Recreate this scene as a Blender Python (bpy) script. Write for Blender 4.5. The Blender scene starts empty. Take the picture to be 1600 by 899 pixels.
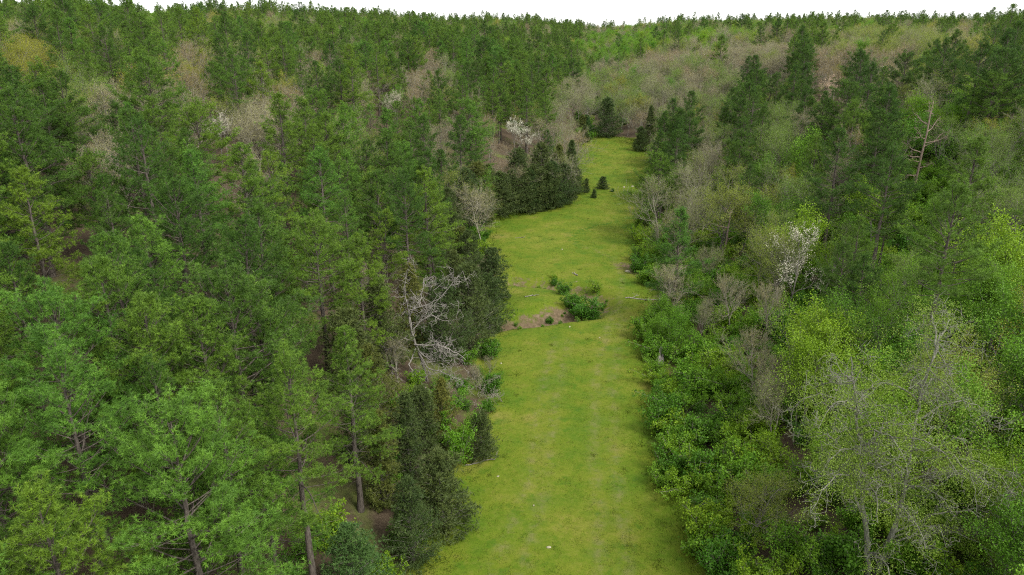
import bpy, math, random
import numpy as np
R = math.radians
SC = bpy.context.scene
COL = SC.collection

# ------------------------------------------------------------------ camera, sky, sun, exposure
CAM_Z, PITCH, FPX = 40.0, R(19.28), 1142.0          # drone about 40 m over the meadow
cam = bpy.data.cameras.new('camera')
cam.lens = 36.0 * FPX / 1600.0
cam.clip_start = 0.5
cam.clip_end = 20000
camo = bpy.data.objects.new('camera', cam)
COL.objects.link(camo)
camo.location = (0, 0, CAM_Z)
camo.rotation_euler = (R(90) - PITCH, 0, 0)
SC.camera = camo

SUN_EL, SUN_AZ = R(52), R(128)     # azimuth clockwise from +Y (north): sun behind and to the side of the drone
w = bpy.data.worlds.new('World')
SC.world = w
w.use_nodes = True
nt = w.node_tree
nt.nodes.clear()
sky = nt.nodes.new('ShaderNodeTexSky')
sky.sky_type = 'NISHITA'
sky.sun_disc = False
sky.sun_elevation = SUN_EL
sky.sun_rotation = SUN_AZ
sky.air_density = 1.0
sky.dust_density = 1.0
hs = nt.nodes.new('ShaderNodeHueSaturation')      # thin cloud: the same sky, nearly colourless
hs.inputs['Saturation'].default_value = 0.12
hs.inputs['Value'].default_value = 1.0
bg = nt.nodes.new('ShaderNodeBackground')
bg.inputs['Strength'].default_value = 0.135
wo = nt.nodes.new('ShaderNodeOutputWorld')
nt.links.new(sky.outputs[0], hs.inputs['Color'])
nt.links.new(hs.outputs[0], bg.inputs['Color'])
nt.links.new(bg.outputs[0], wo.inputs['Surface'])
sl = bpy.data.lights.new('sun', 'SUN')
sl.energy = 1.25
sl.angle = R(18)
sl.color = (1.0, 0.965, 0.9)
so = bpy.data.objects.new('sun', sl)
COL.objects.link(so)
so.location = (0, 0, 120)
so.rotation_euler = (R(90) - SUN_EL, 0, R(180) - SUN_AZ)
SC.view_settings.view_transform = 'Standard'
SC.view_settings.look = 'None'
SC.view_settings.gamma = 1.0
SC.view_settings.use_curve_mapping = False
SC.view_settings.exposure = 1.7
SC.render.engine = 'CYCLES'
SC.cycles.filter_width = 1.15
SC.cycles.max_bounces = 6
SC.cycles.diffuse_bounces = 2
SC.cycles.glossy_bounces = 1
SC.cycles.transmission_bounces = 3
SC.cycles.use_adaptive_sampling = False
SC.cycles.use_denoising = False

rng = np.random.default_rng(11)
random.seed(5)

# ------------------------------------------------------------------ projection helpers (photo pixels, 1600 x 899)
CP, SP = math.cos(PITCH), math.sin(PITCH)
def project(x, y, z):
    dz = z - CAM_Z
    zc = y * CP - dz * SP
    yc = y * SP + dz * CP
    zs = np.maximum(zc, 0.1)
    return 800 + FPX * x / zs, 449.5 - FPX * yc / zs, zc
def ray(px, py):
    a, b = (px - 800) / FPX, (449.5 - py) / FPX
    d = np.array([a, CP + b * SP, -SP + b * CP])
    return d / np.linalg.norm(d)
def march(px, py, hf, t0=8.0, t1=3000.0):
    d = ray(px, py)
    o = np.array([0, 0, CAM_Z])
    t, p = t0, None
    while t < t1:
        p = o + d * t
        if p[2] <= hf(p[0], p[1]):
            lo, hi = t - max(0.3, t * 0.006), t
            for _ in range(18):
                m = 0.5 * (lo + hi)
                q = o + d * m
                if q[2] <= hf(q[0], q[1]): hi = m
                else: lo = m
            return o + d * hi
        t += max(0.3, t * 0.006)
    return p

# ------------------------------------------------------------------ terrain
def floor_z(y):
    return np.interp(y, [0, 100, 170, 280, 420, 700, 1050, 4000], [0, 0, 1.6, 6, 12, 27, 37, 40])
LPX = [(560, 1060), (655, 899), (690, 830), (722, 750), (742, 700), (768, 640), (772, 600), (772, 560), (778, 520), (786, 490), (792, 460),
       (796, 430), (783, 400), (770, 372), (776, 346), (800, 335), (850, 328), (888, 315), (904, 300), (907, 280), (900, 260), (898, 238), (917, 221), (948, 213)]
RPX = [(1180, 1060), (1080, 899), (1055, 820), (1032, 760), (1018, 700), (1013, 650), (1018, 600), (1003, 540), (1006, 500), (1006, 450),
       (990, 410), (988, 380), (1000, 330), (1006, 300), (1014, 285), (1014, 248), (1002, 232), (986, 217), (950, 213)]
fz = lambda x, y: floor_z(y)
LW = np.array([march(a, b, fz)[:2] for a, b in LPX])
RW = np.array([march(a, b, fz)[:2] for a, b in RPX])
Y_END = 0.5 * (LW[-1, 1] + RW[-1, 1])
def xl_raw(y): return np.interp(y, LW[:, 1], LW[:, 0])
def xr_raw(y): return np.interp(y, RW[:, 1], RW[:, 0])
_ys = np.arange(-200, 6000, 4.0)
def _smooth(v, n):
    k = np.hanning(n); k /= k.sum()
    return np.convolve(np.pad(v, n, mode='edge'), k, mode='same')[n:-n]
_xe = 0.5 * (xl_raw(Y_END) + xr_raw(Y_END))
_cl = np.where(_ys < Y_END, xl_raw(_ys), _xe - 4 + 0.10 * (_ys - Y_END))
_cr = np.where(_ys < Y_END, xr_raw(_ys), _xe + 4 + 0.10 * (_ys - Y_END))
_sl, _sr = _smooth(_cl, 13), _smooth(_cr, 13)
def dist_sides(x, y):
    return np.interp(y, _ys, _sl) - x, x - np.interp(y, _ys, _sr)
def lowfreq(x, y):
    return (np.sin(x * 0.021 + 1.3) * np.cos(y * 0.017 + 0.6) + 0.6 * np.sin(x * 0.047 + y * 0.031) + 0.5 * np.cos(x * 0.009 - y * 0.013 + 2.0))
GULLY = np.array([march(a, b, fz)[:2] for a, b in [(740, 515), (790, 503), (840, 499), (880, 492), (925, 487), (941, 472), (930, 458), (895, 447), (850, 440), (800, 436)]])
MOUND = march(842, 478, fz)[:2]
def seg_dist(x, y, pl):
    best = np.full(np.shape(x), 1e9)
    for (ax, ay), (bx, by) in zip(pl[:-1], pl[1:]):
        vx, vy = bx - ax, by - ay
        t = np.clip(((x - ax) * vx + (y - ay) * vy) / (vx * vx + vy * vy), 0, 1)
        best = np.minimum(best, np.hypot(x - ax - t * vx, y - ay - t * vy))
    return best
def terrain(x, y):
    x = np.asarray(x, float); y = np.asarray(y, float)
    f = floor_z(y)
    dl, dr = dist_sides(x, y)
    dl, dr = np.maximum(dl - 1.5, 0), np.maximum(dr - 1.5, 0)
    s = 28 * (1 - np.exp(-(dl / 58) ** 1.1)) + 28 * (1 - np.exp(-(dr / 60) ** 1.12))
    h = f + s * np.clip(1 - f / 46.0, 0.05, 1)
    away = np.clip((dl + dr) / 60, 0, 1)
    h = h + lowfreq(x, y) * (0.12 + 2.6 * away)
    h = h + 6.0 * np.clip((-x - 80) / 130, 0, 1) ** 1.2
    g = seg_dist(x, y, GULLY)
    h = h - 1.5 * np.exp(-(g / 1.9) ** 2)
    h = h + 1.1 * np.exp(-(((x - MOUND[0]) / 5.0) ** 2 + ((y - MOUND[1]) / 4.5) ** 2))
    return h
def T(x, y): return float(terrain(x, y))
def ground_at(px, py):
    p = march(px, py, T)
    return np.array([p[0], p[1], T(p[0], p[1])])
def under_top(px, py, h):
    p = march(px, py, lambda x, y: T(x, y) + h)
    return np.array([p[0], p[1], T(p[0], p[1])])

# ------------------------------------------------------------------ materials
def mat_new(name):
    m = bpy.data.materials.new(name)
    m.use_nodes = True
    m.node_tree.nodes.clear()
    return m, m.node_tree.nodes, m.node_tree.links
def foliage(name, ca, cb, trans=0.28, rough=0.6, tintamp=0.5):
    m, N, L = mat_new(name)
    oi = N.new('ShaderNodeObjectInfo')
    at = N.new('ShaderNodeAttribute'); at.attribute_name = 'tint'
    mx = N.new('ShaderNodeMix'); mx.data_type = 'RGBA'
    mx.inputs[6].default_value = (*ca, 1); mx.inputs[7].default_value = (*cb, 1)
    # the tree's own hue plus a little per-spray variation
    a1 = N.new('ShaderNodeMath'); a1.operation = 'MULTIPLY_ADD'; a1.inputs[1].default_value = 0.5
    a2 = N.new('ShaderNodeMath'); a2.operation = 'MULTIPLY'; a2.inputs[1].default_value = 0.5
    L.new(oi.outputs['Random'], a2.inputs[0]); L.new(at.outputs['Fac'], a1.inputs[0]); L.new(a2.outputs[0], a1.inputs[2])
    L.new(a1.outputs[0], mx.inputs[0])
    br = N.new('ShaderNodeMath'); br.operation = 'MULTIPLY_ADD'; br.inputs[1].default_value = tintamp; br.inputs[2].default_value = 1 - tintamp / 2
    L.new(at.outputs['Fac'], br.inputs[0])
    m1 = N.new('ShaderNodeVectorMath'); m1.operation = 'MULTIPLY'
    L.new(mx.outputs[2], m1.inputs[0]); L.new(oi.outputs['Color'], m1.inputs[1])
    m2 = N.new('ShaderNodeVectorMath'); m2.operation = 'SCALE'
    L.new(m1.outputs[0], m2.inputs[0]); L.new(br.outputs[0], m2.inputs['Scale'])
    pb = N.new('ShaderNodeBsdfPrincipled'); pb.inputs['Roughness'].default_value = rough
    pb.inputs['Specular IOR Level'].default_value = 0.25
    tr = N.new('ShaderNodeBsdfTranslucent')
    ms = N.new('ShaderNodeMixShader'); ms.inputs[0].default_value = trans
    L.new(m2.outputs[0], pb.inputs['Base Color']); L.new(m2.outputs[0], tr.inputs['Color'])
    L.new(pb.outputs[0], ms.inputs[1]); L.new(tr.outputs[0], ms.inputs[2])
    o = N.new('ShaderNodeOutputMaterial'); L.new(ms.outputs[0], o.inputs['Surface'])
    return m
def bark(name, ca, cb, scale=3.0):
    m, N, L = mat_new(name)
    tc = N.new('ShaderNodeTexCoord')
    mp = N.new('ShaderNodeMapping'); mp.inputs['Scale'].default_value = (scale * 2, scale * 2, scale * 0.5)
    nz = N.new('ShaderNodeTexNoise'); nz.inputs['Scale'].default_value = 1.5; nz.inputs['Detail'].default_value = 6
    L.new(tc.outputs['Object'], mp.inputs[0]); L.new(mp.outputs[0], nz.inputs['Vector'])
    rp = N.new('ShaderNodeValToRGB')
    rp.color_ramp.elements[0].position = 0.32; rp.color_ramp.elements[0].color = (*ca, 1)
    rp.color_ramp.elements[1].position = 0.68; rp.color_ramp.elements[1].color = (*cb, 1)
    L.new(nz.outputs['Fac'], rp.inputs[0])
    pb = N.new('ShaderNodeBsdfPrincipled'); pb.inputs['Roughness'].default_value = 0.9
    pb.inputs['Specular IOR Level'].default_value = 0.15
    L.new(rp.outputs[0], pb.inputs['Base Color'])
    o = N.new('ShaderNodeOutputMaterial'); L.new(pb.outputs[0], o.inputs['Surface'])
    return m
M = {
    'needle': foliage('pine_needles', (0.052, 0.126, 0.013), (0.118, 0.192, 0.017), 0.2, tintamp=0.8),
    'cedar': foliage('cedar_sprays', (0.040, 0.076, 0.018), (0.088, 0.110, 0.026), 0.15, tintamp=0.5),
    'leaf': foliage('fresh_leaves', (0.078, 0.210, 0.010), (0.150, 0.270, 0.016), 0.32, tintamp=0.5),
    'young': foliage('unfolding_leaves', (0.145, 0.210, 0.022), (0.230, 0.268, 0.034), 0.32, tintamp=0.5),
    'bud': foliage('swelling_buds', (0.215, 0.190, 0.082), (0.255, 0.240, 0.090), 0.25, tintamp=0.5),
    'petal': foliage('white_blossom', (0.42, 0.40, 0.27), (0.56, 0.53, 0.42), 0.3, tintamp=0.3),
    'pinebark': bark('pine_bark', (0.040, 0.033, 0.026), (0.125, 0.105, 0.085)),
    'greybark': bark('grey_bark', (0.085, 0.076, 0.062), (0.225, 0.205, 0.170)),
    'twig': bark('twig_bark', (0.145, 0.132, 0.100), (0.270, 0.248, 0.190)),
    'lichen': bark('lichen_bark', (0.070, 0.070, 0.050), (0.190, 0.190, 0.145)),
    'dead': bark('bleached_wood', (0.135, 0.120, 0.103), (0.310, 0.285, 0.250)),
    'snag': bark('bare_red_wood', (0.120, 0.088, 0.064), (0.220, 0.172, 0.132)),
    'splint': bark('splintered_wood', (0.300, 0.170, 0.080), (0.480, 0.330, 0.180)),
    'stone': bark('pale_stone', (0.20, 0.18, 0.12), (0.36, 0.33, 0.23), 2.0),
}

# ------------------------------------------------------------------ mesh building
class MB:
    def __init__(s):
        s.v, s.f3, s.f4, s.t, s.m3, s.m4, s.n = [], [], [], [], [], [], 0
    def add(s, v, f, tint, mi=0):
        v = np.asarray(v, np.float32).reshape(-1, 3); f = np.asarray(f, np.int64)
        s.v.append(v); s.t.append(np.broadcast_to(np.asarray(tint, np.float32), (len(v),)))
        (s.f3 if f.shape[1] == 3 else s.f4).append(f + s.n)
        (s.m3 if f.shape[1] == 3 else s.m4).append(np.full(len(f), mi, np.int32))
        s.n += len(v)
    def join(s, o, mi):
        for part, mm in ((o.f3, s.m3), (o.f4, s.m4)):
            for f in part:
                (s.f3 if part is o.f3 else s.f4).append(f + s.n); mm.append(np.full(len(f), mi, np.int32))
        s.v += o.v; s.t += o.t; s.n += o.n
    def mesh(s, name, mats, smooth=False):
        me = bpy.data.meshes.new(name)
        v = np.concatenate(s.v)
        f3 = np.concatenate(s.f3) if s.f3 else np.zeros((0, 3), np.int64)
        f4 = np.concatenate(s.f4) if s.f4 else np.zeros((0, 4), np.int64)
        me.vertices.add(len(v)); me.vertices.foreach_set('co', v.ravel())
        li = np.concatenate([f3.ravel(), f4.ravel()])
        me.loops.add(len(li)); me.loops.foreach_set('vertex_index', li.astype(np.int32))
        me.polygons.add(len(f3) + len(f4))
        st = np.concatenate([np.arange(len(f3)) * 3, len(f3) * 3 + np.arange(len(f4)) * 4])
        me.polygons.foreach_set('loop_start', st.astype(np.int32))
        mi = np.concatenate(s.m3 + s.m4)
        me.polygons.foreach_set('material_index', mi)
        if smooth: me.polygons.foreach_set('use_smooth', np.ones(len(mi), bool))
        a = me.attributes.new('tint', 'FLOAT', 'POINT')
        a.data.foreach_set('value', np.concatenate(s.t).astype(np.float32))
        for m in (mats if isinstance(mats, (list, tuple)) else [mats]): me.materials.append(m)
        me.update(calc_edges=True)
        return me
def unit(a): return a / np.maximum(np.linalg.norm(a, axis=-1, keepdims=True), 1e-9)
def tubes(mb, P0, P1, R0, R1, k=5):
    P0, P1 = np.asarray(P0, float), np.asarray(P1, float)
    n = len(P0)
    if n == 0: return
    R0, R1 = np.asarray(R0, float), np.asarray(R1, float)
    d = unit(P1 - P0)
    ref = np.where(np.abs(d[:, 2:3]) > 0.9, np.array([[1.0, 0, 0]]), np.array([[0, 0, 1.0]]))
    a = unit(np.cross(d, ref)); b = np.cross(d, a)
    th = np.arange(k) / k * 2 * math.pi
    ring = a[:, None] * np.cos(th)[None, :, None] + b[:, None] * np.sin(th)[None, :, None]
    v = np.concatenate([P0[:, None] + ring * R0[:, None, None], P1[:, None] + ring * R1[:, None, None]], 1)
    i = np.arange(k); j = (i + 1) % k
    q = np.stack([i, j, j + k, i + k], 1)
    f = (q[None] + (np.arange(n) * 2 * k)[:, None, None]).reshape(-1, 4)
    mb.add(v, f, 0.5)
def polytube(mb, pts, rad, k=6):
    pts = np.asarray(pts, float); rad = np.asarray(rad, float)
    # overlap the segments a touch so that the joints close
    tubes(mb, pts[:-1], pts[1:] + (pts[1:] - pts[:-1]) * 0.04, rad[:-1], rad[1:], k)
def blades(mb, c, d, L, W, g, tint, jit=0.0):
    """needle-like triangles from c along d"""
    n = len(c)
    side = unit(np.cross(d, g.normal(size=(n, 3))))
    w = np.asarray(W).reshape(-1, 1) * 0.5
    v = np.stack([c - side * w, c + side * w, c + d * np.asarray(L).reshape(-1, 1)], 1)
    f = np.arange(n * 3).reshape(-1, 3)
    mb.add(v, f, np.repeat(tint, 3))
def leaves(mb, c, d, L, W, g, tint, flat=0.0):
    """diamond leaves at c along d"""
    n = len(c)
    up = g.normal(size=(n, 3)); up[:, 2] += flat
    side = unit(np.cross(d, up))
    L = np.asarray(L).reshape(-1, 1) * np.ones((n, 1)); w = np.asarray(W).reshape(-1, 1) * 0.5
    fold = np.cross(side, d) * w * 0.5
    v = np.stack([c, c + d * L * 0.5 + side * w + fold, c + d * L, c + d * L * 0.5 - side * w + fold], 1)
    f = np.arange(n * 4).reshape(-1, 4)
    mb.add(v, f, np.repeat(tint, 4))
def rdir(g, n): return unit(g.normal(size=(n, 3)))

# ------------------------------------------------------------------ tree builders: each returns (trunk MB, crown MB)
def make_pine(seed, H=18.0, cb=0.42, Rc=4.2, nb=62, nblade=18, dens=1.15, lean=0.0, bladew=0.026, tuft=0.24, flat=False):
    g = np.random.default_rng(seed)
    tk, cr = MB(), MB()
    zt = np.linspace(0, 1, 12)
    wob = np.cumsum(g.normal(0, 0.045, (12, 2)), 0); wob -= wob[0]
    tp = np.stack([wob[:, 0] + lean * zt ** 1.5 * H * 0.1, wob[:, 1], zt * H], 1)
    tr = 0.0125 * H * (1 - zt) ** 0.85 + 0.025; tr[0] *= 1.25
    polytube(tk, tp, tr, 8)
    at = lambda t: np.array([np.interp(t, zt, tp[:, i]) for i in range(3)])
    # dead stubs under the crown
    for _ in range(6):
        t = g.uniform(cb * 0.45, cb + 0.06); p = at(t); az = g.uniform(0, 6.28); l = g.uniform(0.5, 2.2)
        d = np.array([math.cos(az), math.sin(az), g.uniform(-0.25, 0.25)])
        polytube(tk, [p, p + d * l * 0.55, p + d * l + np.array([0, 0, -0.12 * l])], [0.035, 0.022, 0.008], 3)
    az = g.uniform(0, 6.28)
    TC, TD, TT, TS = [], [], [], []
    s0, s1, r0, r1 = [], [], [], []
    side_gain = g.uniform(0.7, 1.25, 8)
    for i in range(nb):
        u = (i + g.uniform(-0.5, 0.5)) / nb; u = min(max(u, 0.0), 0.99)
        t = cb + (1 - cb) * u * 0.985
        az += 2.4 + g.normal(0, 0.35)
        if flat: prof = (1 - u) ** 0.38 * min(1.0, 0.70 + 1.0 * u)
        else: prof = (1 - u) ** 0.52 * min(1.0, 0.78 + 1.2 * u)
        L = Rc * (prof + 0.06) * g.uniform(0.68, 1.16) * side_gain[int(az / 6.2832 * 8) % 8]
        el = R(2 + 56 * u ** 1.2 + g.normal(0, 10))
        p = at(t)
        h = np.array([math.cos(az), math.sin(az), 0.0])
        nseg = 5
        pts = [p]
        e = el; hh = h.copy()
        for k in range(nseg):
            e2 = e + R(26) * (k / nseg) - R(6) * (1 - u)
            hh = unit(hh + np.array([*g.normal(0, 0.12, 2), 0.0]))
            pts.append(pts[-1] + (hh * math.cos(e2) + np.array([0, 0, math.sin(e2)])) * L / nseg)
        pts = np.array(pts)
        rr = np.linspace(0.010 * L + 0.012, 0.008, nseg + 1)
        polytube(tk, pts, rr, 4)
        m = 2 + int(L * 1.9)
        for s in np.concatenate([g.uniform(0.32, 0.95, m), [1.0]]):
            q = np.array([np.interp(s * nseg, range(nseg + 1), pts[:, c]) for c in range(3)])
            bd = unit(pts[min(int(s * nseg) + 1, nseg)] - pts[min(int(s * nseg), nseg - 1)])
            sg = 1 if g.random() < 0.5 else -1
            an = sg * R(g.uniform(25, 65)) * (0.15 if s == 1.0 else 1)
            ca, sa = math.cos(an), math.sin(an)
            d = np.array([bd[0] * ca - bd[1] * sa, bd[0] * sa + bd[1] * ca, bd[2] + g.uniform(0.05, 0.5)])
            d = unit(d)
            l = 0.22 + 0.30 * L * (1.15 - 0.7 * s) * g.uniform(0.6, 1.2)
            s0.append(q); s1.append(q + d * l); r0.append(0.012); r1.append(0.005)
            nt_ = max(5, int(l * 9)); nt_ = int(nt_ * dens)
            ball = rdir(g, nt_) * (g.random((nt_, 1)) ** 0.4)
            ball[:, 2] = np.where(ball[:, 2] < 0, ball[:, 2] * 0.6, ball[:, 2] * 1.1)
            cr_ = (0.29 + 0.17 * l) * g.uniform(0.8, 1.25)
            TC.append(q + d * l * 0.85 + ball * cr_)
            TD.append(unit(ball * 0.9 + np.array([0, 0, 0.45]) + d * 0.3))
            base = g.uniform(0, 1) * 0.6
            TT.append(np.clip(base + g.uniform(0, 0.4, nt_), 0, 1)); TS.append(np.full(nt_, tuft) * g.uniform(0.75, 1.2, nt_))
    tubes(tk, s0, s1, r0, r1, 3)
    TC, TD, TT, TS = np.concatenate(TC), np.concatenate(TD), np.concatenate(TT), np.concatenate(TS)
    n = len(TC)
    c = np.repeat(TC, nblade, 0); a = np.repeat(TD, nblade, 0)
    d = unit(a * 0.55 + rdir(g, n * nblade))
    blades(cr, c - a * 0.02, d, np.repeat(TS, nblade) * g.uniform(0.8, 1.1, n * nblade), bladew, g, np.repeat(TT, nblade))
    return tk, cr

def make_cedar(seed, H=8.0, Rc=1.9, nb=150, pointed=0.8, tuft=0.24, nblade=9, per=26):
    """short boughs all the way down, each a ragged spray of its own length"""
    g = np.random.default_rng(seed)
    tk, cr = MB(), MB()
    zt = np.linspace(0, 1, 7)
    tp = np.stack([np.cumsum(g.normal(0, 0.05, 7)), np.cumsum(g.normal(0, 0.05, 7)), zt * H * 0.96], 1); tp[0, :2] = 0
    polytube(tk, tp, 0.016 * H * (1 - zt) + 0.02, 6)
    az = 0.0; gain = g.uniform(0.68, 1.25, (7, 6))
    C, D, TT = [], [], []
    for i in range(nb):
        u = (i + g.random()) / nb; u = u ** 1.15
        az += 2.4 + g.normal(0, 0.3)
        prof = min(1.0, 0.6 + 2.6 * u) * (1 - u) ** pointed
        L = Rc * (prof + 0.05) * gain[int(az / 6.2832 * 7) % 7, min(5, int(u * 6))] * g.uniform(0.75, 1.2)
        p = np.array([np.interp(u, zt, tp[:, 0]), np.interp(u, zt, tp[:, 1]), max(0.25, u * H * 0.96 - 0.1 * L)])
        e = R(8 + 50 * u + g.normal(0, 10))
        d = np.array([math.cos(az) * math.cos(e), math.sin(az) * math.cos(e), math.sin(e)])
        tip = p + d * L + np.array([0, 0, 0.12 * L])
        tubes(tk, [p], [tip], [0.006 * H * 0.4 + 0.01], [0.006], 3)
        m = int(per * (0.35 + 0.65 * min(1, L / Rc)))
        t = 1 - 0.75 * g.random(m) ** 1.6
        wd = 0.26 * L * (1.15 - t) + 0.10
        q = p + (tip - p) * t[:, None] + g.normal(0, 1, (m, 3)) * wd[:, None] * np.array([1, 1, 0.55])
        C.append(q); D.append(np.repeat(d[None], m, 0)); TT.append(np.clip(g.uniform(0, 0.65) + g.uniform(0, 0.35, m), 0, 1))
    C, D, TT = np.concatenate(C), np.concatenate(D), np.concatenate(TT)
    C[:, 2] = np.maximum(C[:, 2], 0.05)
    n = len(C)
    d = unit(np.repeat(D, nblade, 0) * 0.6 + np.array([0, 0, 0.35]) + rdir(g, n * nblade))
    blades(cr, np.repeat(C, nblade, 0), d, tuft * g.uniform(0.7, 1.3, n * nblade), 0.05, g, np.repeat(TT, nblade))
    return tk, cr

def grow(g, H, stems=1, trunk_frac=0.35, spread=0.75, levels=4, kids=(5, 5, 4, 3), r0=None, gnarl=0.22, updraft=0.25, ratio=0.62, start=None, lean=(0, 0)):
    """returns segment arrays and terminal twigs"""
    S0, S1, A, B, lev = [], [], [], [], []
    tips, tipd = [], []
    r0 = r0 or 0.014 * H
    stack = []
    for s in range(stems):
        az = g.uniform(0, 6.28) if start is None else start[s]
        tilt = 0.0 if stems == 1 else g.uniform(0.14, 0.34)
        d = unit(np.array([math.cos(az) * tilt + lean[0], math.sin(az) * tilt + lean[1], 1.0]))
        stack.append((np.array([0.0, 0, 0]) if stems == 1 else np.array([math.cos(az), math.sin(az), 0]) * r0, d, H * 0.86, r0, 0))
    while stack:
        p, d, L, r, lv = stack.pop()
        ns = 6 if lv == 0 else (4 if lv < levels - 1 else 2)
        pts, ds = [p], [d]
        for k in range(ns):
            gn = gnarl * (0.35 if lv == 0 else 1.0)
            d = unit(d + g.normal(0, gn, 3) + np.array([0, 0, updraft * (0.3 if lv == 0 else 0.5)]))
            pts.append(pts[-1] + d * L / ns); ds.append(d)
        pts = np.array(pts)
        rr = np.linspace(r, r * (0.35 if lv == 0 else 0.3), ns + 1); rr = np.maximum(rr, 0.006)
        S0 += list(pts[:-1]); S1 += list(pts[1:] + (pts[1:] - pts[:-1]) * 0.03); A += list(rr[:-1]); B += list(rr[1:]); lev += [lv] * ns
        if lv >= levels:
            tips.append(pts[-1]); tipd.append(ds[-1]); tips.append(pts[1]); tipd.append(ds[1])
            continue
        nk = kids[min(lv, len(kids) - 1)]
        lo = trunk_frac if lv == 0 else 0.25
        for j in range(nk):
            s = lo + (1 - lo) * (j + g.random()) / nk
            if j == nk - 1: s = 1.0
            i = min(int(s * ns), ns - 1)
            q = pts[i] + (pts[i + 1] - pts[i]) * (s * ns - i)
            base = ds[i + 1]
            rd = g.normal(size=3); rd -= base * rd.dot(base); rd = unit(rd)
            ang = spread * g.uniform(0.65, 1.25) * (0.35 if s == 1.0 else 1)
            cd = unit(base * math.cos(ang) + rd * math.sin(ang))
            if cd[2] < -0.25: cd[2] *= 0.3; cd = unit(cd)
            ll = L * ratio * g.uniform(0.65, 1.1) * (1.0 if lv else (1.15 - 0.65 * s))
            stack.append((q, cd, ll, max(rr[i] * 0.62, 0.008), lv + 1))
    return (np.array(S0), np.array(S1), np.array(A), np.array(B), np.array(lev)), np.array(tips), np.array(tipd)

def make_broad(seed, H=13.0, leafn=6, leaf=0.17, twigk=3, buds=False, clump=0.28, flat=0.5, minr=0.0, keep=1.0, **kw):
    g = np.random.default_rng(seed)
    seg, tips, td = grow(g, H, **kw)
    tk, cr = MB(), MB()
    thick = seg[2] > 0.03
    tubes(tk, seg[0][thick], seg[1][thick], seg[2][thick], seg[3][thick], 6)
    tubes(tk, seg[0][~thick], seg[1][~thick], np.maximum(seg[2][~thick], minr), np.maximum(seg[3][~thick], minr), 3)
    if leafn:
        if keep < 1:
            k = g.random(len(tips)) < keep; tips, td = tips[k], td[k]
        n = len(tips)
        c = np.repeat(tips, leafn, 0) + g.normal(0, clump, (n * leafn, 3))
        d = unit(np.repeat(td, leafn, 0) * 0.4 + rdir(g, n * leafn))
        tt = np.clip(np.repeat(g.uniform(0, 1, n), leafn) * 0.6 + g.uniform(0, 0.4, n * leafn), 0, 1)
        leaves(cr, c, d, leaf * g.uniform(0.7, 1.25, n * leafn), leaf * 0.7, g, tt, flat)
    return tk, cr

def make_shrub(seed, H=2.4, Rw=1.5, n=900, leafn=5, leaf=0.15):
    """several stems from the ground, leaves in layered clumps"""
    g = np.random.default_rng(seed)
    tk, cr = MB(), MB()
    ns = 9
    C, Dn = [], []
    for s in range(ns):
        az = g.uniform(0, 6.28); tl = g.uniform(0.1, 0.95)
        d = unit(np.array([math.cos(az) * tl, math.sin(az) * tl, 1.0]))
        L = H * g.uniform(0.65, 1.1) / max(d[2], 0.7)
        pts = [np.array([math.cos(az), math.sin(az), 0]) * 0.08]
        for k in range(5):
            d = unit(d + g.normal(0, 0.15, 3)); pts.append(pts[-1] + d * L / 5)
        pts = np.array(pts); polytube(tk, pts, np.linspace(0.028, 0.007, 6), 4)
        for k in range(12):
            t = g.uniform(0.22, 1.0) * 5; i = min(int(t), 4); q = pts[i] + (pts[i + 1] - pts[i]) * (t - i)
            dd = unit(g.normal(size=3) + np.array([0, 0, 0.25])); l = Rw * g.uniform(0.25, 0.65)
            tubes(tk, [q], [q + dd * l], [0.010], [0.004], 3)
            m = max(1, n // (ns * 12))
            C.append(q + dd * l * np.sqrt(g.uniform(0.1, 1, m))[:, None] + g.normal(0, 0.13, (m, 3))); Dn.append(np.repeat(dd[None], m, 0))
    C, Dn = np.concatenate(C), np.concatenate(Dn)
    C[:, 2] = np.maximum(C[:, 2], 0.08)
    k = len(C)
    c = np.repeat(C, leafn, 0) + g.normal(0, 0.09, (k * leafn, 3))
    d = unit(np.repeat(Dn, leafn, 0) * 0.5 + rdir(g, k * leafn))
    tt = np.clip(np.repeat(g.uniform(0, 1, k), leafn) * 0.6 + g.uniform(0, 0.4, k * leafn), 0, 1)
    leaves(cr, c, d, leaf * g.uniform(0.7, 1.25, k * leafn), leaf * 0.75, g, tt, 0.9)
    return tk, cr

# ------------------------------------------------------------------ prototypes
class Proto:
    def __init__(s, kind, form, tk, cr, tm, cm, lite=None):
        s.kind, s.form = kind, form
        v = np.concatenate([a for m in (tk, cr) for a in m.v]) if cr.n else np.concatenate(tk.v)
        s.H = float(v[:, 2].max())
        s.rad = float(np.percentile(np.hypot(v[:, 0], v[:, 1]), 96))
        u = np.concatenate(cr.v)[:, 2] if cr.n else v[:, 2]
        s.zb = float(np.percentile(u, 6))
        s.trunk = tk.mesh(kind + '_trunk', tm)
        s.crown = cr.mesh(kind + '_crown', cm) if cr.n else None
        j = MB(); j.join(tk, 0)
        if cr.n: j.join(lite or cr, 1)
        s.joined = j.mesh(kind + '_whole', [tm, cm])
PR = {}
def reg(kind, form, pair, tm, cm, lite=None): PR.setdefault(kind, []).append(Proto(kind, form, pair[0], pair[1], M[tm], M[cm], lite))

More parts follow.
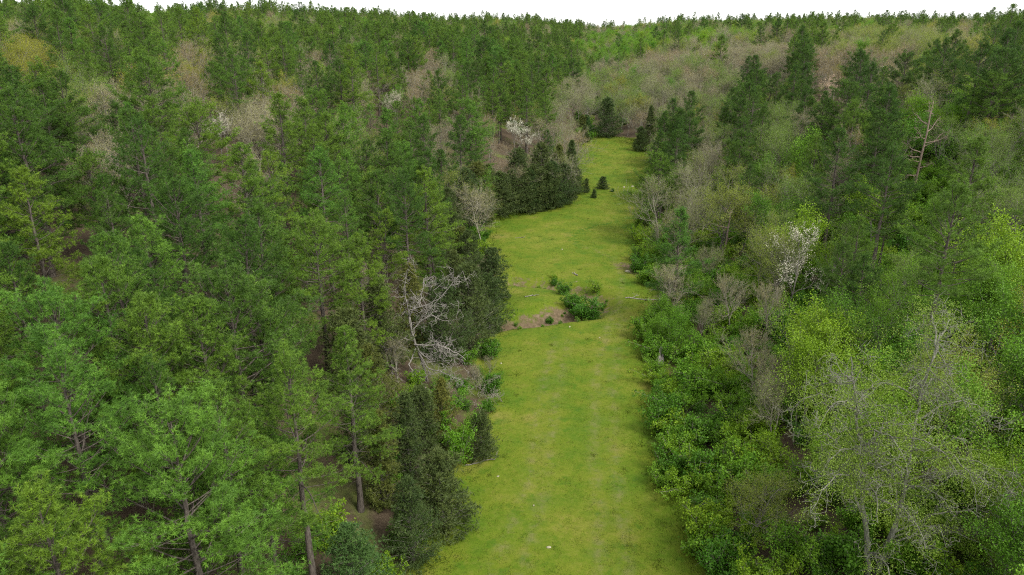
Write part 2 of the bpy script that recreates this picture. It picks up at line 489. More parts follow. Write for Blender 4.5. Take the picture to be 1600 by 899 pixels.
for i, (form, kw) in enumerate([
        ('rounded crown', dict(H=20, cb=0.32, Rc=4.3, nb=74)),
        ('broad crown', dict(H=19, cb=0.36, Rc=4.9, nb=70, flat=True)),
        ('narrow crown', dict(H=21, cb=0.30, Rc=3.5, nb=80)),
        ('long bare trunk', dict(H=22, cb=0.50, Rc=4.3, nb=56, flat=True)),
        ('deep full crown', dict(H=19, cb=0.20, Rc=4.3, nb=84)),
        ('leaning crown', dict(H=20, cb=0.36, Rc=4.1, nb=66, lean=1.2)),
        ('pointed crown', dict(H=17, cb=0.22, Rc=3.6, nb=76)),
        ('ragged thin crown', dict(H=21, cb=0.44, Rc=4.3, nb=48, dens=0.9))]):
    reg('pine_tree', form, make_pine(100 + i, **kw), 'pinebark', 'needle', make_pine(100 + i, nblade=6, bladew=0.07, **kw)[1])
for i, (form, kw) in enumerate([
        ('pointed outline', dict(H=8, Rc=2.1)), ('rounded outline', dict(H=6.5, Rc=2.4, pointed=0.5)),
        ('tall column outline', dict(H=9.5, Rc=2.0, pointed=0.6, nb=170)), ('broad outline', dict(H=8.5, Rc=2.9, pointed=0.55, nb=180))]):
    reg('cedar_tree', form, make_cedar(200 + i, **kw), 'greybark', 'cedar')
for i, (form, kw) in enumerate([
        ('rounded crown', dict(H=12)), ('tall oval crown', dict(H=15, spread=0.6)), ('low spreading crown', dict(H=9, spread=0.9)),
        ('uneven crown', dict(H=11, stems=2))]):
    reg('leafy_tree', form, make_broad(300 + i, leafn=9, leaf=0.20, clump=0.34, levels=4, kids=(9, 5, 4, 2), trunk_frac=0.25, **kw), 'greybark', 'leaf')
for i, (form, kw) in enumerate([
        ('airy rounded crown', dict(H=13)), ('airy tall crown', dict(H=15, spread=0.6)), ('airy spreading crown', dict(H=11, spread=0.9, stems=2)),
        ]):
    reg('budding_tree', form, make_broad(400 + i, leafn=7, leaf=0.115, clump=0.24, levels=4, kids=(9, 5, 4, 3), trunk_frac=0.28, minr=0.008, **kw), 'greybark', 'young')
for i, (form, kw) in enumerate([
        ('domed crown', dict(H=13)), ('upright crown', dict(H=15, spread=0.55)), ('spreading crown', dict(H=12, spread=0.9)), ('forked trunk', dict(H=13, stems=2))]):
    reg('bare_tree', form, make_broad(500 + i, leafn=5, leaf=0.10, clump=0.18, levels=4, kids=(10, 6, 4, 3), trunk_frac=0.28, minr=0.014, **kw), 'twig', 'bud')
for i, (form, kw) in enumerate([('loose crown', dict(H=9)), ('tall crown', dict(H=11, spread=0.6))]):
    reg('flowering_tree', form, make_broad(600 + i, leafn=6, leaf=0.16, clump=0.18, levels=4, kids=(7, 5, 4, 2), trunk_frac=0.3, keep=0.8, minr=0.010, flat=2.0, **kw), 'greybark', 'petal')
for i, (form, kw) in enumerate([('rounded', dict(H=2.4, Rw=1.5)), ('upright', dict(H=3.4, Rw=1.5)), ('low spreading', dict(H=1.7, Rw=1.9)), ('straggling', dict(H=2.8, Rw=1.8, n=600))]):
    reg('shrub', form, make_shrub(700 + i, **kw), 'twig', 'leaf')

# ------------------------------------------------------------------ ground: one grid, split along the meadow's edge
def lines(spec):
    out = [spec[0][0]]
    for a, b, s in spec:
        x = a
        while x < b - 1e-6:
            s_ = s if not callable(s) else s(x)
            x = min(b, x + s_); out.append(x)
    return np.array(sorted(set(np.round(out, 3))))
GX = lines([(-4000, -600, 200), (-600, -120, 16), (-120, -32, 4), (-32, 62, 0.55), (62, 150, 4), (150, 700, 16), (700, 4200, 200)])
GY = lines([(-300, 0, 30), (0, 30, 3), (30, 150, 0.55), (150, 330, 1.0), (330, 500, 6), (500, 1500, 25), (1500, 6000, 250)])
gx, gy = np.meshgrid(GX, GY)
gz = terrain(gx, gy)
gz += 0.03 * np.random.default_rng(3).normal(size=gz.shape) * (np.abs(gx - 15) < 50)
def edge_wobble(y, k): return 0.5 * np.sin(y * 0.9 + k) + 0.35 * np.sin(y * 2.3 + 2 * k) + 0.4 * np.sin(y * 0.23 + k)
def meadow_depth(x, y):
    """metres inside the meadow (negative outside)"""
    dl = x - xl_raw(y) + edge_wobble(y, 0.4); dr = xr_raw(y) - x + edge_wobble(y, 2.1)
    return np.minimum(np.minimum(dl, dr), Y_END - y)
md = meadow_depth(gx, gy)
soil = 0.95 * np.exp(-(seg_dist(gx, gy, GULLY[:4]) / 1.9) ** 2) + 0.62 * np.exp(-(seg_dist(gx, gy, GULLY[3:]) / 2.4) ** 2)
for a, b, rr in ((978, 415, 2.2), (1000, 425, 2.0), (745, 640, 2.5), (640, 620, 3)):
    p = march(a, b, fz); soil += 0.8 * np.exp(-((gx - p[0]) ** 2 + (gy - p[1]) ** 2) / rr ** 2)
TRK = [np.array([march(a, b, fz)[:2] for a, b in pl]) for pl in (
    [(745, 960), (775, 880), (812, 800), (832, 730), (840, 660), (850, 590), (868, 530)], [(800, 960), (822, 880), (843, 800), (857, 720), (866, 650), (875, 590), (890, 530)],
    [(940, 960), (936, 800), (926, 700), (930, 600), (945, 530), (960, 480)], [(985, 960), (972, 800), (957, 700), (957, 600), (968, 530), (978, 480)],
    [(960, 520), (968, 470), (972, 430), (955, 400), (900, 380)])]
track = sum(np.exp(-(seg_dist(gx, gy, t) / 0.55) ** 2) for t in TRK)
SWL = np.array([march(a, b, fz)[:2] for a, b in [(908, 385), (893, 372), (900, 362), (930, 352), (960, 347), (985, 340)]])
lush = np.exp(-(seg_dist(gx, gy, SWL) / 0.9) ** 2)
nv = gx.size; ny, nx = gx.shape
V = np.stack([gx, gy, gz], -1).reshape(-1, 3)
idx = np.arange(nv).reshape(ny, nx)
F = np.stack([idx[:-1, :-1], idx[:-1, 1:], idx[1:, 1:], idx[1:, :-1]], -1).reshape(-1, 4)
fin = (md.reshape(-1)[F].mean(1) > 0)

def ground_material():
    m, N, L = mat_new('ground_cover')
    def attr(n):
        a = N.new('ShaderNodeAttribute'); a.attribute_name = n; return a.outputs['Fac']
    def noise(scale, det=4, rough=0.6, vec=None):
        n = N.new('ShaderNodeTexNoise'); n.inputs['Scale'].default_value = scale; n.inputs['Detail'].default_value = det; n.inputs['Roughness'].default_value = rough
        L.new(vec or pos, n.inputs['Vector']); return n.outputs['Fac']
    def ramp(fac, stops):
        r = N.new('ShaderNodeValToRGB'); e = r.color_ramp.elements
        e[0].position, e[0].color = stops[0][0], (*stops[0][1], 1); e[1].position, e[1].color = stops[-1][0], (*stops[-1][1], 1)
        for p, c in stops[1:-1]:
            q = e.new(p); q.color = (*c, 1)
        L.new(fac, r.inputs[0]); return r.outputs[0]
    def mix(f, a, b):
        x = N.new('ShaderNodeMix'); x.data_type = 'RGBA'
        L.new(f, x.inputs[0]); L.new(a, x.inputs[6]); L.new(b, x.inputs[7]); return x.outputs[2]
    def math_(op, a, b=None, c=None):
        x = N.new('ShaderNodeMath'); x.operation = op; x.use_clamp = op in ('MULTIPLY',) and False
        for i, q in enumerate((a, b, c)):
            if q is None: continue
            if isinstance(q, (int, float)): x.inputs[i].default_value = q
            else: L.new(q, x.inputs[i])
        return x.outputs[0]
    def step(v, lo, hi):
        x = N.new('ShaderNodeMapRange'); x.inputs['From Min'].default_value = lo; x.inputs['From Max'].default_value = hi; x.interpolation_type = 'SMOOTHSTEP'
        L.new(v, x.inputs['Value']); return x.outputs['Result']
    ge = N.new('ShaderNodeNewGeometry'); pos = ge.outputs['Position']
    grass = ramp(noise(0.22, 5), [(0.30, (0.036, 0.084, 0.006)), (0.45, (0.070, 0.108, 0.007)), (0.57, (0.094, 0.118, 0.010)), (0.72, (0.136, 0.124, 0.030))])
    fine = ramp(noise(2.3, 6, 0.7), [(0.3, (0.042, 0.080, 0.005)), (0.5, (0.082, 0.112, 0.009)), (0.72, (0.132, 0.132, 0.028))])
    wide = ramp(noise(0.055, 4, 0.6), [(0.36, (0.86, 1.02, 0.8)), (0.5, (1.1, 1.1, 1.0)), (0.64, (1.34, 1.2, 1.5))])
    half = N.new('ShaderNodeValue'); half.outputs[0].default_value = 0.5
    g = mix(half.outputs[0], grass, fine)
    vm = N.new('ShaderNodeVectorMath'); vm.operation = 'MULTIPLY'; L.new(g, vm.inputs[0]); L.new(wide, vm.inputs[1]); g = vm.outputs[0]
    clov = step(noise(0.45, 5, 0.65), 0.56, 0.68)
    lushc = N.new('ShaderNodeRGB'); lushc.outputs[0].default_value = (0.040, 0.094, 0.005, 1)
    g = mix(math_('MULTIPLY', clov, 0.65), g, lushc.outputs[0])
    g = mix(math_('MULTIPLY', attr('lush'), step(noise(1.2, 4), 0.44, 0.6)), g, lushc.outputs[0])
    thatch = ramp(noise(5.0, 4), [(0.3, (0.11, 0.09, 0.042)), (0.7, (0.19, 0.16, 0.085))])
    g = mix(math_('MULTIPLY', math_('MULTIPLY', attr('track'), step(noise(0.5, 6, 0.75), 0.42, 0.66)), 0.5), g, thatch)
    litter = ramp(noise(4.5, 10, 0.85), [(0.28, (0.026, 0.018, 0.012)), (0.5, (0.064, 0.047, 0.030)), (0.72, (0.130, 0.100, 0.066))])
    moss = ramp(noise(2.0, 5), [(0.3, (0.05, 0.085, 0.012)), (0.7, (0.11, 0.15, 0.022))])
    lit = mix(math_('MULTIPLY', step(noise(0.12, 4), 0.50, 0.66), 0.7), litter, moss)
    earth = ramp(noise(1.8, 7, 0.7), [(0.28, (0.055, 0.042, 0.022)), (0.55, (0.125, 0.092, 0.054)), (0.75, (0.205, 0.165, 0.105))])
    sm = math_('ADD', attr('soil'), math_('MULTIPLY_ADD', noise(0.9, 6, 0.7), 2.0, -1.0))
    g = mix(step(sm, 0.30, 0.75), g, earth)
    dm = math_('ADD', attr('inside'), math_('MULTIPLY_ADD', noise(0.8, 4), 3.0, -1.5))
    c = mix(step(dm, -3.4, -0.6), lit, g)
    pb = N.new('ShaderNodeBsdfPrincipled'); pb.inputs['Roughness'].default_value = 0.95; pb.inputs['Specular IOR Level'].default_value = 0.1
    L.new(c, pb.inputs['Base Color'])
    bp = N.new('ShaderNodeBump'); bp.inputs['Strength'].default_value = 0.6; bp.inputs['Distance'].default_value = 0.12
    L.new(noise(4.0, 8, 0.75), bp.inputs['Height']); L.new(bp.outputs[0], pb.inputs['Normal'])
    o = N.new('ShaderNodeOutputMaterial'); L.new(pb.outputs[0], o.inputs['Surface'])
    return m
M['ground'] = ground_material()
def ground_part(name, sel):
    f = F[sel]; used, inv = np.unique(f, return_inverse=True)
    mb = MB(); mb.add(V[used], inv.reshape(-1, 4), 0.5)
    me = mb.mesh(name, M['ground'], True)
    for an, arr in (('inside', md), ('soil', soil), ('track', track), ('lush', lush)):
        a = me.attributes.new(an, 'FLOAT', 'POINT'); a.data.foreach_set('value', np.clip(arr, -20, 20).reshape(-1)[used].astype(np.float32))
    o = bpy.data.objects.new(name, me); COL.objects.link(o); o['kind'] = 'structure'
    return o
ob = ground_part('meadow', fin); ob['label'] = 'narrow yellow-green mown meadow along the valley floor'; ob['category'] = 'meadow'
ob = ground_part('forest_floor', ~fin); ob['label'] = 'brown leaf-littered woodland ground on the valley slopes'; ob['category'] = 'ground'

# short grass standing on the meadow
M['grass'] = foliage('meadow_grass', (0.072, 0.126, 0.008), (0.124, 0.146, 0.018), 0.45, tintamp=0.35)
def make_grass():
    g = np.random.default_rng(21)
    mb = MB()
    n = 330000
    y = 40 + 300 * g.random(n) ** 2.2
    x = g.uniform(0, 1, n); x = (xl_raw(y) - 1.5) + x * (xr_raw(y) - xl_raw(y) + 3)
    # clumps: keep more where a coarse noise is high
    cl = np.sin(x * 1.9 + np.sin(y * 1.3) * 1.7) * np.sin(y * 1.6 + np.sin(x * 1.1) * 2.0) + 0.6 * np.sin(x * 5.1 + y * 2.7) * np.sin(y * 4.3 - x * 1.9)
    k = (meadow_depth(x, y) > -1.2) & (g.random(n) < 0.45 + 0.35 * cl) & (np.exp(-(seg_dist(x, y, GULLY[:6]) / 1.25) ** 2) < 0.4 + 0.3 * g.random(n))
    x, y, cl = x[k], y[k], cl[k]; n = len(x)
    c = np.stack([x, y, terrain(x, y) - 0.01], 1)
    d = unit(np.stack([g.normal(0, 0.5, n), g.normal(0, 0.5, n), np.ones(n)], 1))
    edge = np.exp(-np.maximum(meadow_depth(x, y), 0) / 1.2)
    sc = (0.8 + 0.9 * np.clip((y - 60) / 200, 0, 1)) * (1 + 1.0 * edge)
    tt = np.clip(0.5 - 0.25 * cl + g.normal(0, 0.2, n) - 0.3 * edge, 0, 1)
    blades(mb, c, d, g.uniform(0.05, 0.12, n) * sc, 0.055 * sc, g, tt)
    # taller tussocks
    m = 160
    ty = 44 + 280 * g.random(m) ** 1.7; tx = xl_raw(ty) + g.random(m) * (xr_raw(ty) - xl_raw(ty))
    near_edge = np.exp(-np.maximum(meadow_depth(tx, ty), 0) / 2.0)
    kk = g.random(m) < 0.35 + 0.65 * near_edge; tx, ty, m = tx[kk], ty[kk], int(kk.sum())
    bx = np.repeat(tx, 46) + g.normal(0, 0.22, m * 46); by = np.repeat(ty, 46) + g.normal(0, 0.22, m * 46)
    c = np.stack([bx, by, terrain(bx, by) - 0.01], 1); d = unit(np.stack([g.normal(0, 0.45, m * 46), g.normal(0, 0.45, m * 46), np.ones(m * 46)], 1))
    blades(mb, c, d, g.uniform(0.10, 0.26, m * 46), 0.05, g, np.clip(np.repeat(g.uniform(0.2, 0.8, m), 46) + g.normal(0, 0.1, m * 46), 0, 1))
    o = bpy.data.objects.new('grass', mb.mesh('grass', M['grass'])); COL.objects.link(o)
    o['kind'] = 'stuff'; o['label'] = 'short yellow-green pasture grass covering the meadow'; o['category'] = 'grass'
make_grass()

# ------------------------------------------------------------------ planting plan
PL = []          # x, y, kind, variant, scale, rot, tint, fixed label or None, landmark name or None
TINTS = {
    'pine_tree': [('dark green', (0.58, 0.68, 0.68)), ('mid green', (0.98, 1.0, 0.9)), ('yellow-green', (1.18, 1.12, 0.85)), ('cool green', (0.95, 1.12, 1.15))],
    'cedar_tree': [('dark olive', (1, 1, 1)), ('blackish green', (0.78, 0.9, 0.8)), ('blue-green', (0.95, 1.3, 1.2)), ('brownish olive', (1.5, 1.2, 0.9))],
    'leafy_tree': [('bright green', (1, 1, 1)), ('yellowish green', (1.45, 1.2, 0.9)), ('deep green', (0.75, 0.85, 0.9))],
    'budding_tree': [('yellow-green', (1, 1, 1)), ('pale green', (0.75, 0.95, 1.0)), ('golden', (1.35, 1.1, 0.8))],
    'bare_tree': [('tan', (1, 1, 1)), ('pinkish brown', (1.12, 0.92, 0.9)), ('greenish grey', (0.9, 1.15, 0.7)), ('pale grey', (1.3, 1.35, 1.4))],
    'flowering_tree': [('cream', (1, 1, 1)), ('white', (1.25, 1.28, 1.35)), ('pinkish', (1.15, 0.92, 0.85))],
    'shrub': [('bright green', (1, 1, 1)), ('yellowish green', (1.4, 1.15, 0.9)), ('dark green', (0.55, 0.68, 0.7))],
}
def tint_of(kind, name):
    return [i for i, t in enumerate(TINTS[kind]) if t[0] == name][0]
def put(kind, pos, H, tint=None, var=None, label=None, mark=None, wide=1.0):
    ps = PR[kind]
    v = int(rng.integers(len(ps))) if var is None else var
    ti = (int(rng.choice(4, p=[.36, .36, .12, .16])) if kind == 'pine_tree' else int(rng.integers(len(TINTS[kind])))) if tint is None else tint_of(kind, tint)
    PL.append(dict(x=float(pos[0]), y=float(pos[1]), kind=kind, v=v, s=H / ps[v].H, wide=wide, rot=float(rng.uniform(0, 6.28)), tint=ti, label=label, mark=mark))

# the trees one can pick out, by the foot or by the top of each
def foot(kind, px, py, H, **k): put(kind, ground_at(px, py), H, **k)
def top(kind, px, py, H, **k):
    if kind == 'pine_tree': H *= 1.06; k.setdefault('wide', 1.2)
    put(kind, under_top(px, py, H), H, **k)
foot('cedar_tree', 692, 822, 7.6, tint='dark olive', var=1, wide=1.15, label='broad dark olive cedar standing right at the mown meadow edge')
foot('cedar_tree', 645, 880, 8.2, tint='dark olive', var=3, wide=0.85, label='dull olive cedar crowding in front of the broad meadow-edge cedar')
foot('cedar_tree', 560, 960, 8.0, tint='blue-green', var=3, wide=1.1, label='blue-green cedar with upswept sprays at the foot of the pine slope')
foot('cedar_tree', 640, 745, 9.0, tint='dark olive', var=2)
foot('shrub', 718, 722, 6.0, tint='bright green', var=1, wide=0.75, label='tall bright green leafing bush beside the dark cedars')
foot('cedar_tree', 752, 712, 5.2, tint='dark olive', var=1)
foot('cedar_tree', 600, 790, 9.5, tint='brownish olive', var=2)
foot('cedar_tree', 690, 690, 7.5, tint='brownish olive', var=0)
foot('cedar_tree', 735, 545, 12.5, tint='dark olive', var=3, label='tall dark olive cedar beside the bleached dead tree')
foot('cedar_tree', 765, 520, 9.5, tint='blackish green', var=3)
foot('cedar_tree', 770, 470, 9.0, tint='dark olive', var=1)
foot('shrub', 764, 560, 3.4, tint='dark green', var=0)
foot('shrub', 768, 612, 2.6, tint='dark green', var=2)
for px, py, h, t, v in ((690, 562, 11, 'dark olive', 3), (645, 540, 11, 'brownish olive', 2), (600, 572, 11, 'dark olive', 3), (712, 520, 12, 'dark olive', 2), (585, 665, 9, 'brownish olive', 3), (548, 620, 10, 'dark olive', 1), (560, 720, 9, 'brownish olive', 2), (660, 700, 7, 'dark olive', 1)):
    foot('cedar_tree', px, py, h, tint=t, var=v)
for px, py, h, t, v in ((705, 402, 9, 'dark olive', 3), (688, 432, 10, 'dark olive', 2), (722, 425, 8, 'brownish olive', 1), (700, 372, 10, 'dark olive', 3), (735, 440, 9, 'dark olive', 3), (680, 395, 11, 'brownish olive', 2)):
    foot('cedar_tree', px, py, h, tint=t, var=v)
for px, py, h, t, v in ((660, 640, 2.4, 'dark green', 0), (700, 648, 3.6, 'bright green', 1), (690, 612, 2.0, 'dark green', 2), (640, 618, 2.0, 'yellowish green', 3), (728, 640, 2.2, 'dark green', 3), (722, 610, 2.0, 'dark green', 0), (612, 640, 2.4, 'dark green', 0), (740, 670, 2.2, 'yellowish green', 2), (720, 682, 2.0, 'bright green', 0), (744, 590, 2.0, 'dark green', 3), (762, 640, 1.6, 'dark green', 2), (672, 668, 2.6, 'bright green', 3)):
    foot('shrub', px, py, h, tint=t, var=v)
for px, py, h in ((745, 610, 4), (700, 560, 6), (622, 600, 6), (765, 590, 3.4), (690, 640, 4), (590, 500, 9), (605, 470, 10)):
    foot('bare_tree', px, py, h, tint='tan')
for k in range(44):      # weeds in and along the gully
    u = rng.random() * 8.5; i = int(u); q = GULLY[i] + (GULLY[i + 1] - GULLY[i]) * (u - i) + rng.normal(0, 1.3, 2)
    put('shrub', q, float(rng.uniform(0.4, 1.0)), tint=['dark green', 'yellowish green', 'bright green'][int(rng.integers(3))], var=2 + int(rng.integers(2)))
foot('bare_tree', 752, 388, 13.5, tint='pale grey', var=2, wide=1.15, label='pale-stemmed budding tree standing alone at a meadow corner', mark='the pale-stemmed budding tree')
for px, py, h, t, v in ((788, 334, 9, 'dark olive', 3), (808, 326, 14, 'dark olive', 3), (826, 332, 10, 'blackish green', 1), (842, 322, 15, 'dark olive', 3), (856, 328, 11, 'blackish green', 3), (870, 316, 14, 'brownish olive', 0), (884, 316, 9, 'dark olive', 1), (892, 300, 13, 'blackish green', 2), (899, 306, 7, 'dark olive', 1), (815, 318, 12, 'brownish olive', 2)):
    foot('cedar_tree', px, py - 3, h, tint=t, var=v)
for px, py, h, t, v in ((800, 331, 10, 'dark olive', 3), (818, 331, 9, 'dark olive', 1), (836, 328, 11, 'dark olive', 3), (849, 325, 10, 'dark olive', 1), (862, 323, 11, 'blackish green', 3), (878, 318, 10, 'dark olive', 3),
        (728, 360, 13, 'dark olive', 3), (745, 344, 13, 'brownish olive', 3), (764, 340, 12, 'dark olive', 2), (780, 336, 10, 'dark olive', 1)):
    foot('cedar_tree', px, py, h, tint=t, var=v, wide=1.2)
for px, py, h, t in ((785, 300, 9, 'pinkish brown'), (806, 292, 8, 'tan'), (772, 312, 9, 'tan'), (828, 286, 9, 'greenish grey'), (795, 282, 10, 'pinkish brown'), (846, 282, 10, 'greenish grey')):
    foot('bare_tree', px, py, h, tint=t)
foot('bare_tree', 872, 319, 13, tint='greenish grey', var=1); foot('bare_tree', 885, 312, 12, tint='greenish grey', var=0); foot('bare_tree', 800, 328, 11, tint='tan', var=0)
foot('cedar_tree', 916, 301, 3.8, tint='dark olive', var=1, wide=0.8, label='small pointed dark cedar standing alone in the far meadow')
foot('cedar_tree', 942, 295, 3.3, tint='dark olive', var=1, wide=1.5, label='low spreading dark cedar in the far meadow')
foot('cedar_tree', 928, 309, 2.2, tint='blackish green', var=1, wide=1.2, label='smallest dark cedar, in front of two others in the far meadow')
foot('shrub', 957, 300, 1.1, tint='dark green', var=2)
foot('cedar_tree', 948, 214, 14, tint='blackish green', var=3, wide=1.15, label='big blackish cedar closing the far end of the meadow', mark='the big blackish cedar')
foot('cedar_tree', 1000, 236, 8, tint='blackish green', var=1); foot('cedar_tree', 1014, 226, 13, tint='dark olive', var=2)
foot('cedar_tree', 914, 222, 6, tint='dark olive', var=1)
# bushes along the gully
for px, py, h, t, v, wd, lb in ((908, 494, 3.7, 'dark green', 0, 1.5, 'biggest dark green bush beside the eroded gully'), (881, 460, 2.5, 'dark green', 0, 1.1, 'round dark green bush behind the biggest gully bush'),
        (932, 456, 2.8, 'yellowish green', 3, 1.0, 'pale yellowish bush at the bend of the gully'), (928, 500, 2.2, 'dark green', 2, 1.0, 'low bush at the grassy lip of the gully'),
        (866, 445, 1.3, 'dark green', 2, 1.0, 'small bush at the back of the gully'), (858, 505, 1.3, 'dark green', 2, 0.9, 'small low bush against the gully bank'), (893, 480, 2.8, 'dark green', 0, 1.2, 'dark green bush crowded against the biggest gully bush')):
    foot('shrub', px, py, h, tint=t, var=v, wide=wd, label=lb)
# far side of the meadow
top('pine_tree', 1065, 165, 17, tint='dark green', var=4, label='dark full pine leaning over the narrow middle of the meadow')
top('pine_tree', 1030, 205, 13, tint='dark green', var=6)
top('pine_tree', 1082, 140, 18, tint='dark green', var=0)
top('pine_tree', 1160, 128, 17, tint='mid green', var=3); top('pine_tree', 1182, 84, 18, tint='dark green', var=0)
top('pine_tree', 1258, 55, 18, tint='dark green', var=1); top('pine_tree', 1245, 100, 17, tint='dark green', var=2)
for px, py, h, t, v in ((1330, 118, 18, 'dark green', 1), (1365, 88, 18, 'dark green', 3), (1340, 150, 17, 'mid green', 4), (1290, 140, 16, 'dark green', 2), (1280, 205, 15, 'mid green', 4), (1420, 75, 17, 'dark green', 1),
        (1483, 50, 19, 'dark green', 3), (1537, 55, 19, 'dark green', 3), (1580, 65, 18, 'dark green', 1), (1595, 30, 18, 'dark green', 0), (1560, 105, 15, 'mid green', 1), (1395, 130, 16, 'dark green', 3)):
    top('pine_tree', px, py, h, tint=t, var=v)
top('pine_tree', 1500, 265, 20, tint='mid green', var=3, label='tall open pine with a long bare trunk above the leafy thicket')
top('pine_tree', 1400, 215, 19, tint='dark green', var=3)
for px, py, h, t in ((1075, 250, 9, 'pale grey'), (1060, 285, 8, 'pale grey'), (1095, 300, 9, 'tan'), (1030, 345, 6, 'pale grey'), (1110, 370, 8, 'greenish grey'), (1065, 380, 7, 'pale grey'), (1150, 420, 9, 'tan'), (1210, 430, 9, 'tan'), (1100, 455, 7, 'greenish grey')):
    top('bare_tree', px, py, h, tint=t)
top('flowering_tree', 1252, 345, 13, tint='cream', var=1, label='cream blossoming tree standing out of the thicket across the meadow')
top('flowering_tree', 805, 178, 11, tint='white', var=0, label='white blossoming tree below the tall pines of the pine slope')
top('flowering_tree', 825, 195, 9, tint='white', var=1)
top('flowering_tree', 1305, 112, 11, tint='pinkish', var=0); top('flowering_tree', 1290, 122, 11, tint='pinkish', var=1)
top('flowering_tree', 612, 137, 10, tint='cream', var=0); top('flowering_tree', 335, 168, 10, tint='cream', var=0)
for px, py, h, t in ((1560, 335, 13, 'yellowish green'), (1595, 320, 13, 'yellowish green'), (1585, 380, 12, 'bright green'), (1535, 400, 11, 'bright green'), (1395, 440, 9, 'yellowish green'), (1445, 430, 10, 'bright green')):
    top('leafy_tree', px, py, h, tint=t)
for px, py, h in ((1045, 452, 7), (1030, 480, 6), (1060, 475, 7), (1080, 400, 8)):
    top('leafy_tree', px, py, h, tint='bright green', var=2)
for px, py, h in ((1022, 545, 3.6), (1014, 570, 3.0), (1020, 590, 3.2), (1012, 520, 3.4), (1045, 630, 4.0), (1040, 670, 3.6), (1060, 720, 4.0), (1075, 760, 4.2), (1095, 830, 4.5), (1110, 880, 4.5), (1040, 610, 3)):
    foot('shrub', px + 6, py + 14, h)
# bushy pines facing the camera on the pine slope
for px, py, h, t, v in ((75, 430, 18, 'cool green', 1), (255, 610, 19, 'cool green', 1), (540, 505, 16, 'mid green', 2), (450, 530, 19, 'mid green', 3), (60, 735, 16, 'yellow-green', 4), (330, 590, 17, 'mid green', 0),
        (490, 325, 17, 'mid green', 1), (395, 425, 16, 'yellow-green', 6), (300, 455, 18, 'mid green', 0), (220, 450, 18, 'mid green', 0), (165, 355, 18, 'mid green', 0), (300, 148, 17, 'yellow-green', 1), (85, 95, 18, 'dark green', 3),
        (15, 125, 19, 'dark green', 4), (620, 155, 17, 'mid green', 0), (840, 85, 18, 'dark green', 4), (730, 95, 17, 'dark green', 0), (635, 55, 19, 'dark green', 3), (530, 85, 18, 'dark green', 3), (345, 3, 17, 'dark green', 1), (560, 360, 15, 'yellow-green', 6)):
    top('pine_tree', px, py, h, tint=t, var=v)

# landmarks that are built by hand further down: keep their view clear
DEADP = ground_at(668, 596); STUMPP = ground_at(1030, 572); SNAGP = under_top(1139, 330, 9.0); SNAG2P = under_top(1452, 165, 15.0); BIGP = ground_at(1362, 915); BRUSHP = ground_at(757, 618)
CLEAR = [((615, 425, 735, 590), DEADP), ((1010, 540, 1055, 580), STUMPP), ((1125, 330, 1150, 480), SNAGP), ((1420, 170, 1470, 290), SNAG2P), ((1130, 500, 1560, 899), BIGP), ((738, 565, 775, 615), BRUSHP),
         ((1222, 350, 1285, 410), under_top(1252, 345, 13)), ((788, 180, 842, 215), under_top(805, 178, 11)), ((1282, 112, 1325, 135), under_top(1300, 112, 11)), ((318, 170, 352, 205), under_top(335, 168, 10)), ((600, 140, 625, 165), under_top(612, 137, 10)),
         ((720, 285, 790, 380), ground_at(752, 388)), ((785, 235, 905, 325), ground_at(840, 331))]
FIX = np.array([(p['x'], p['y']) for p in PL] + [tuple(q[:2]) for q in (DEADP, STUMPP, SNAGP, SNAG2P, BIGP, BRUSHP)])

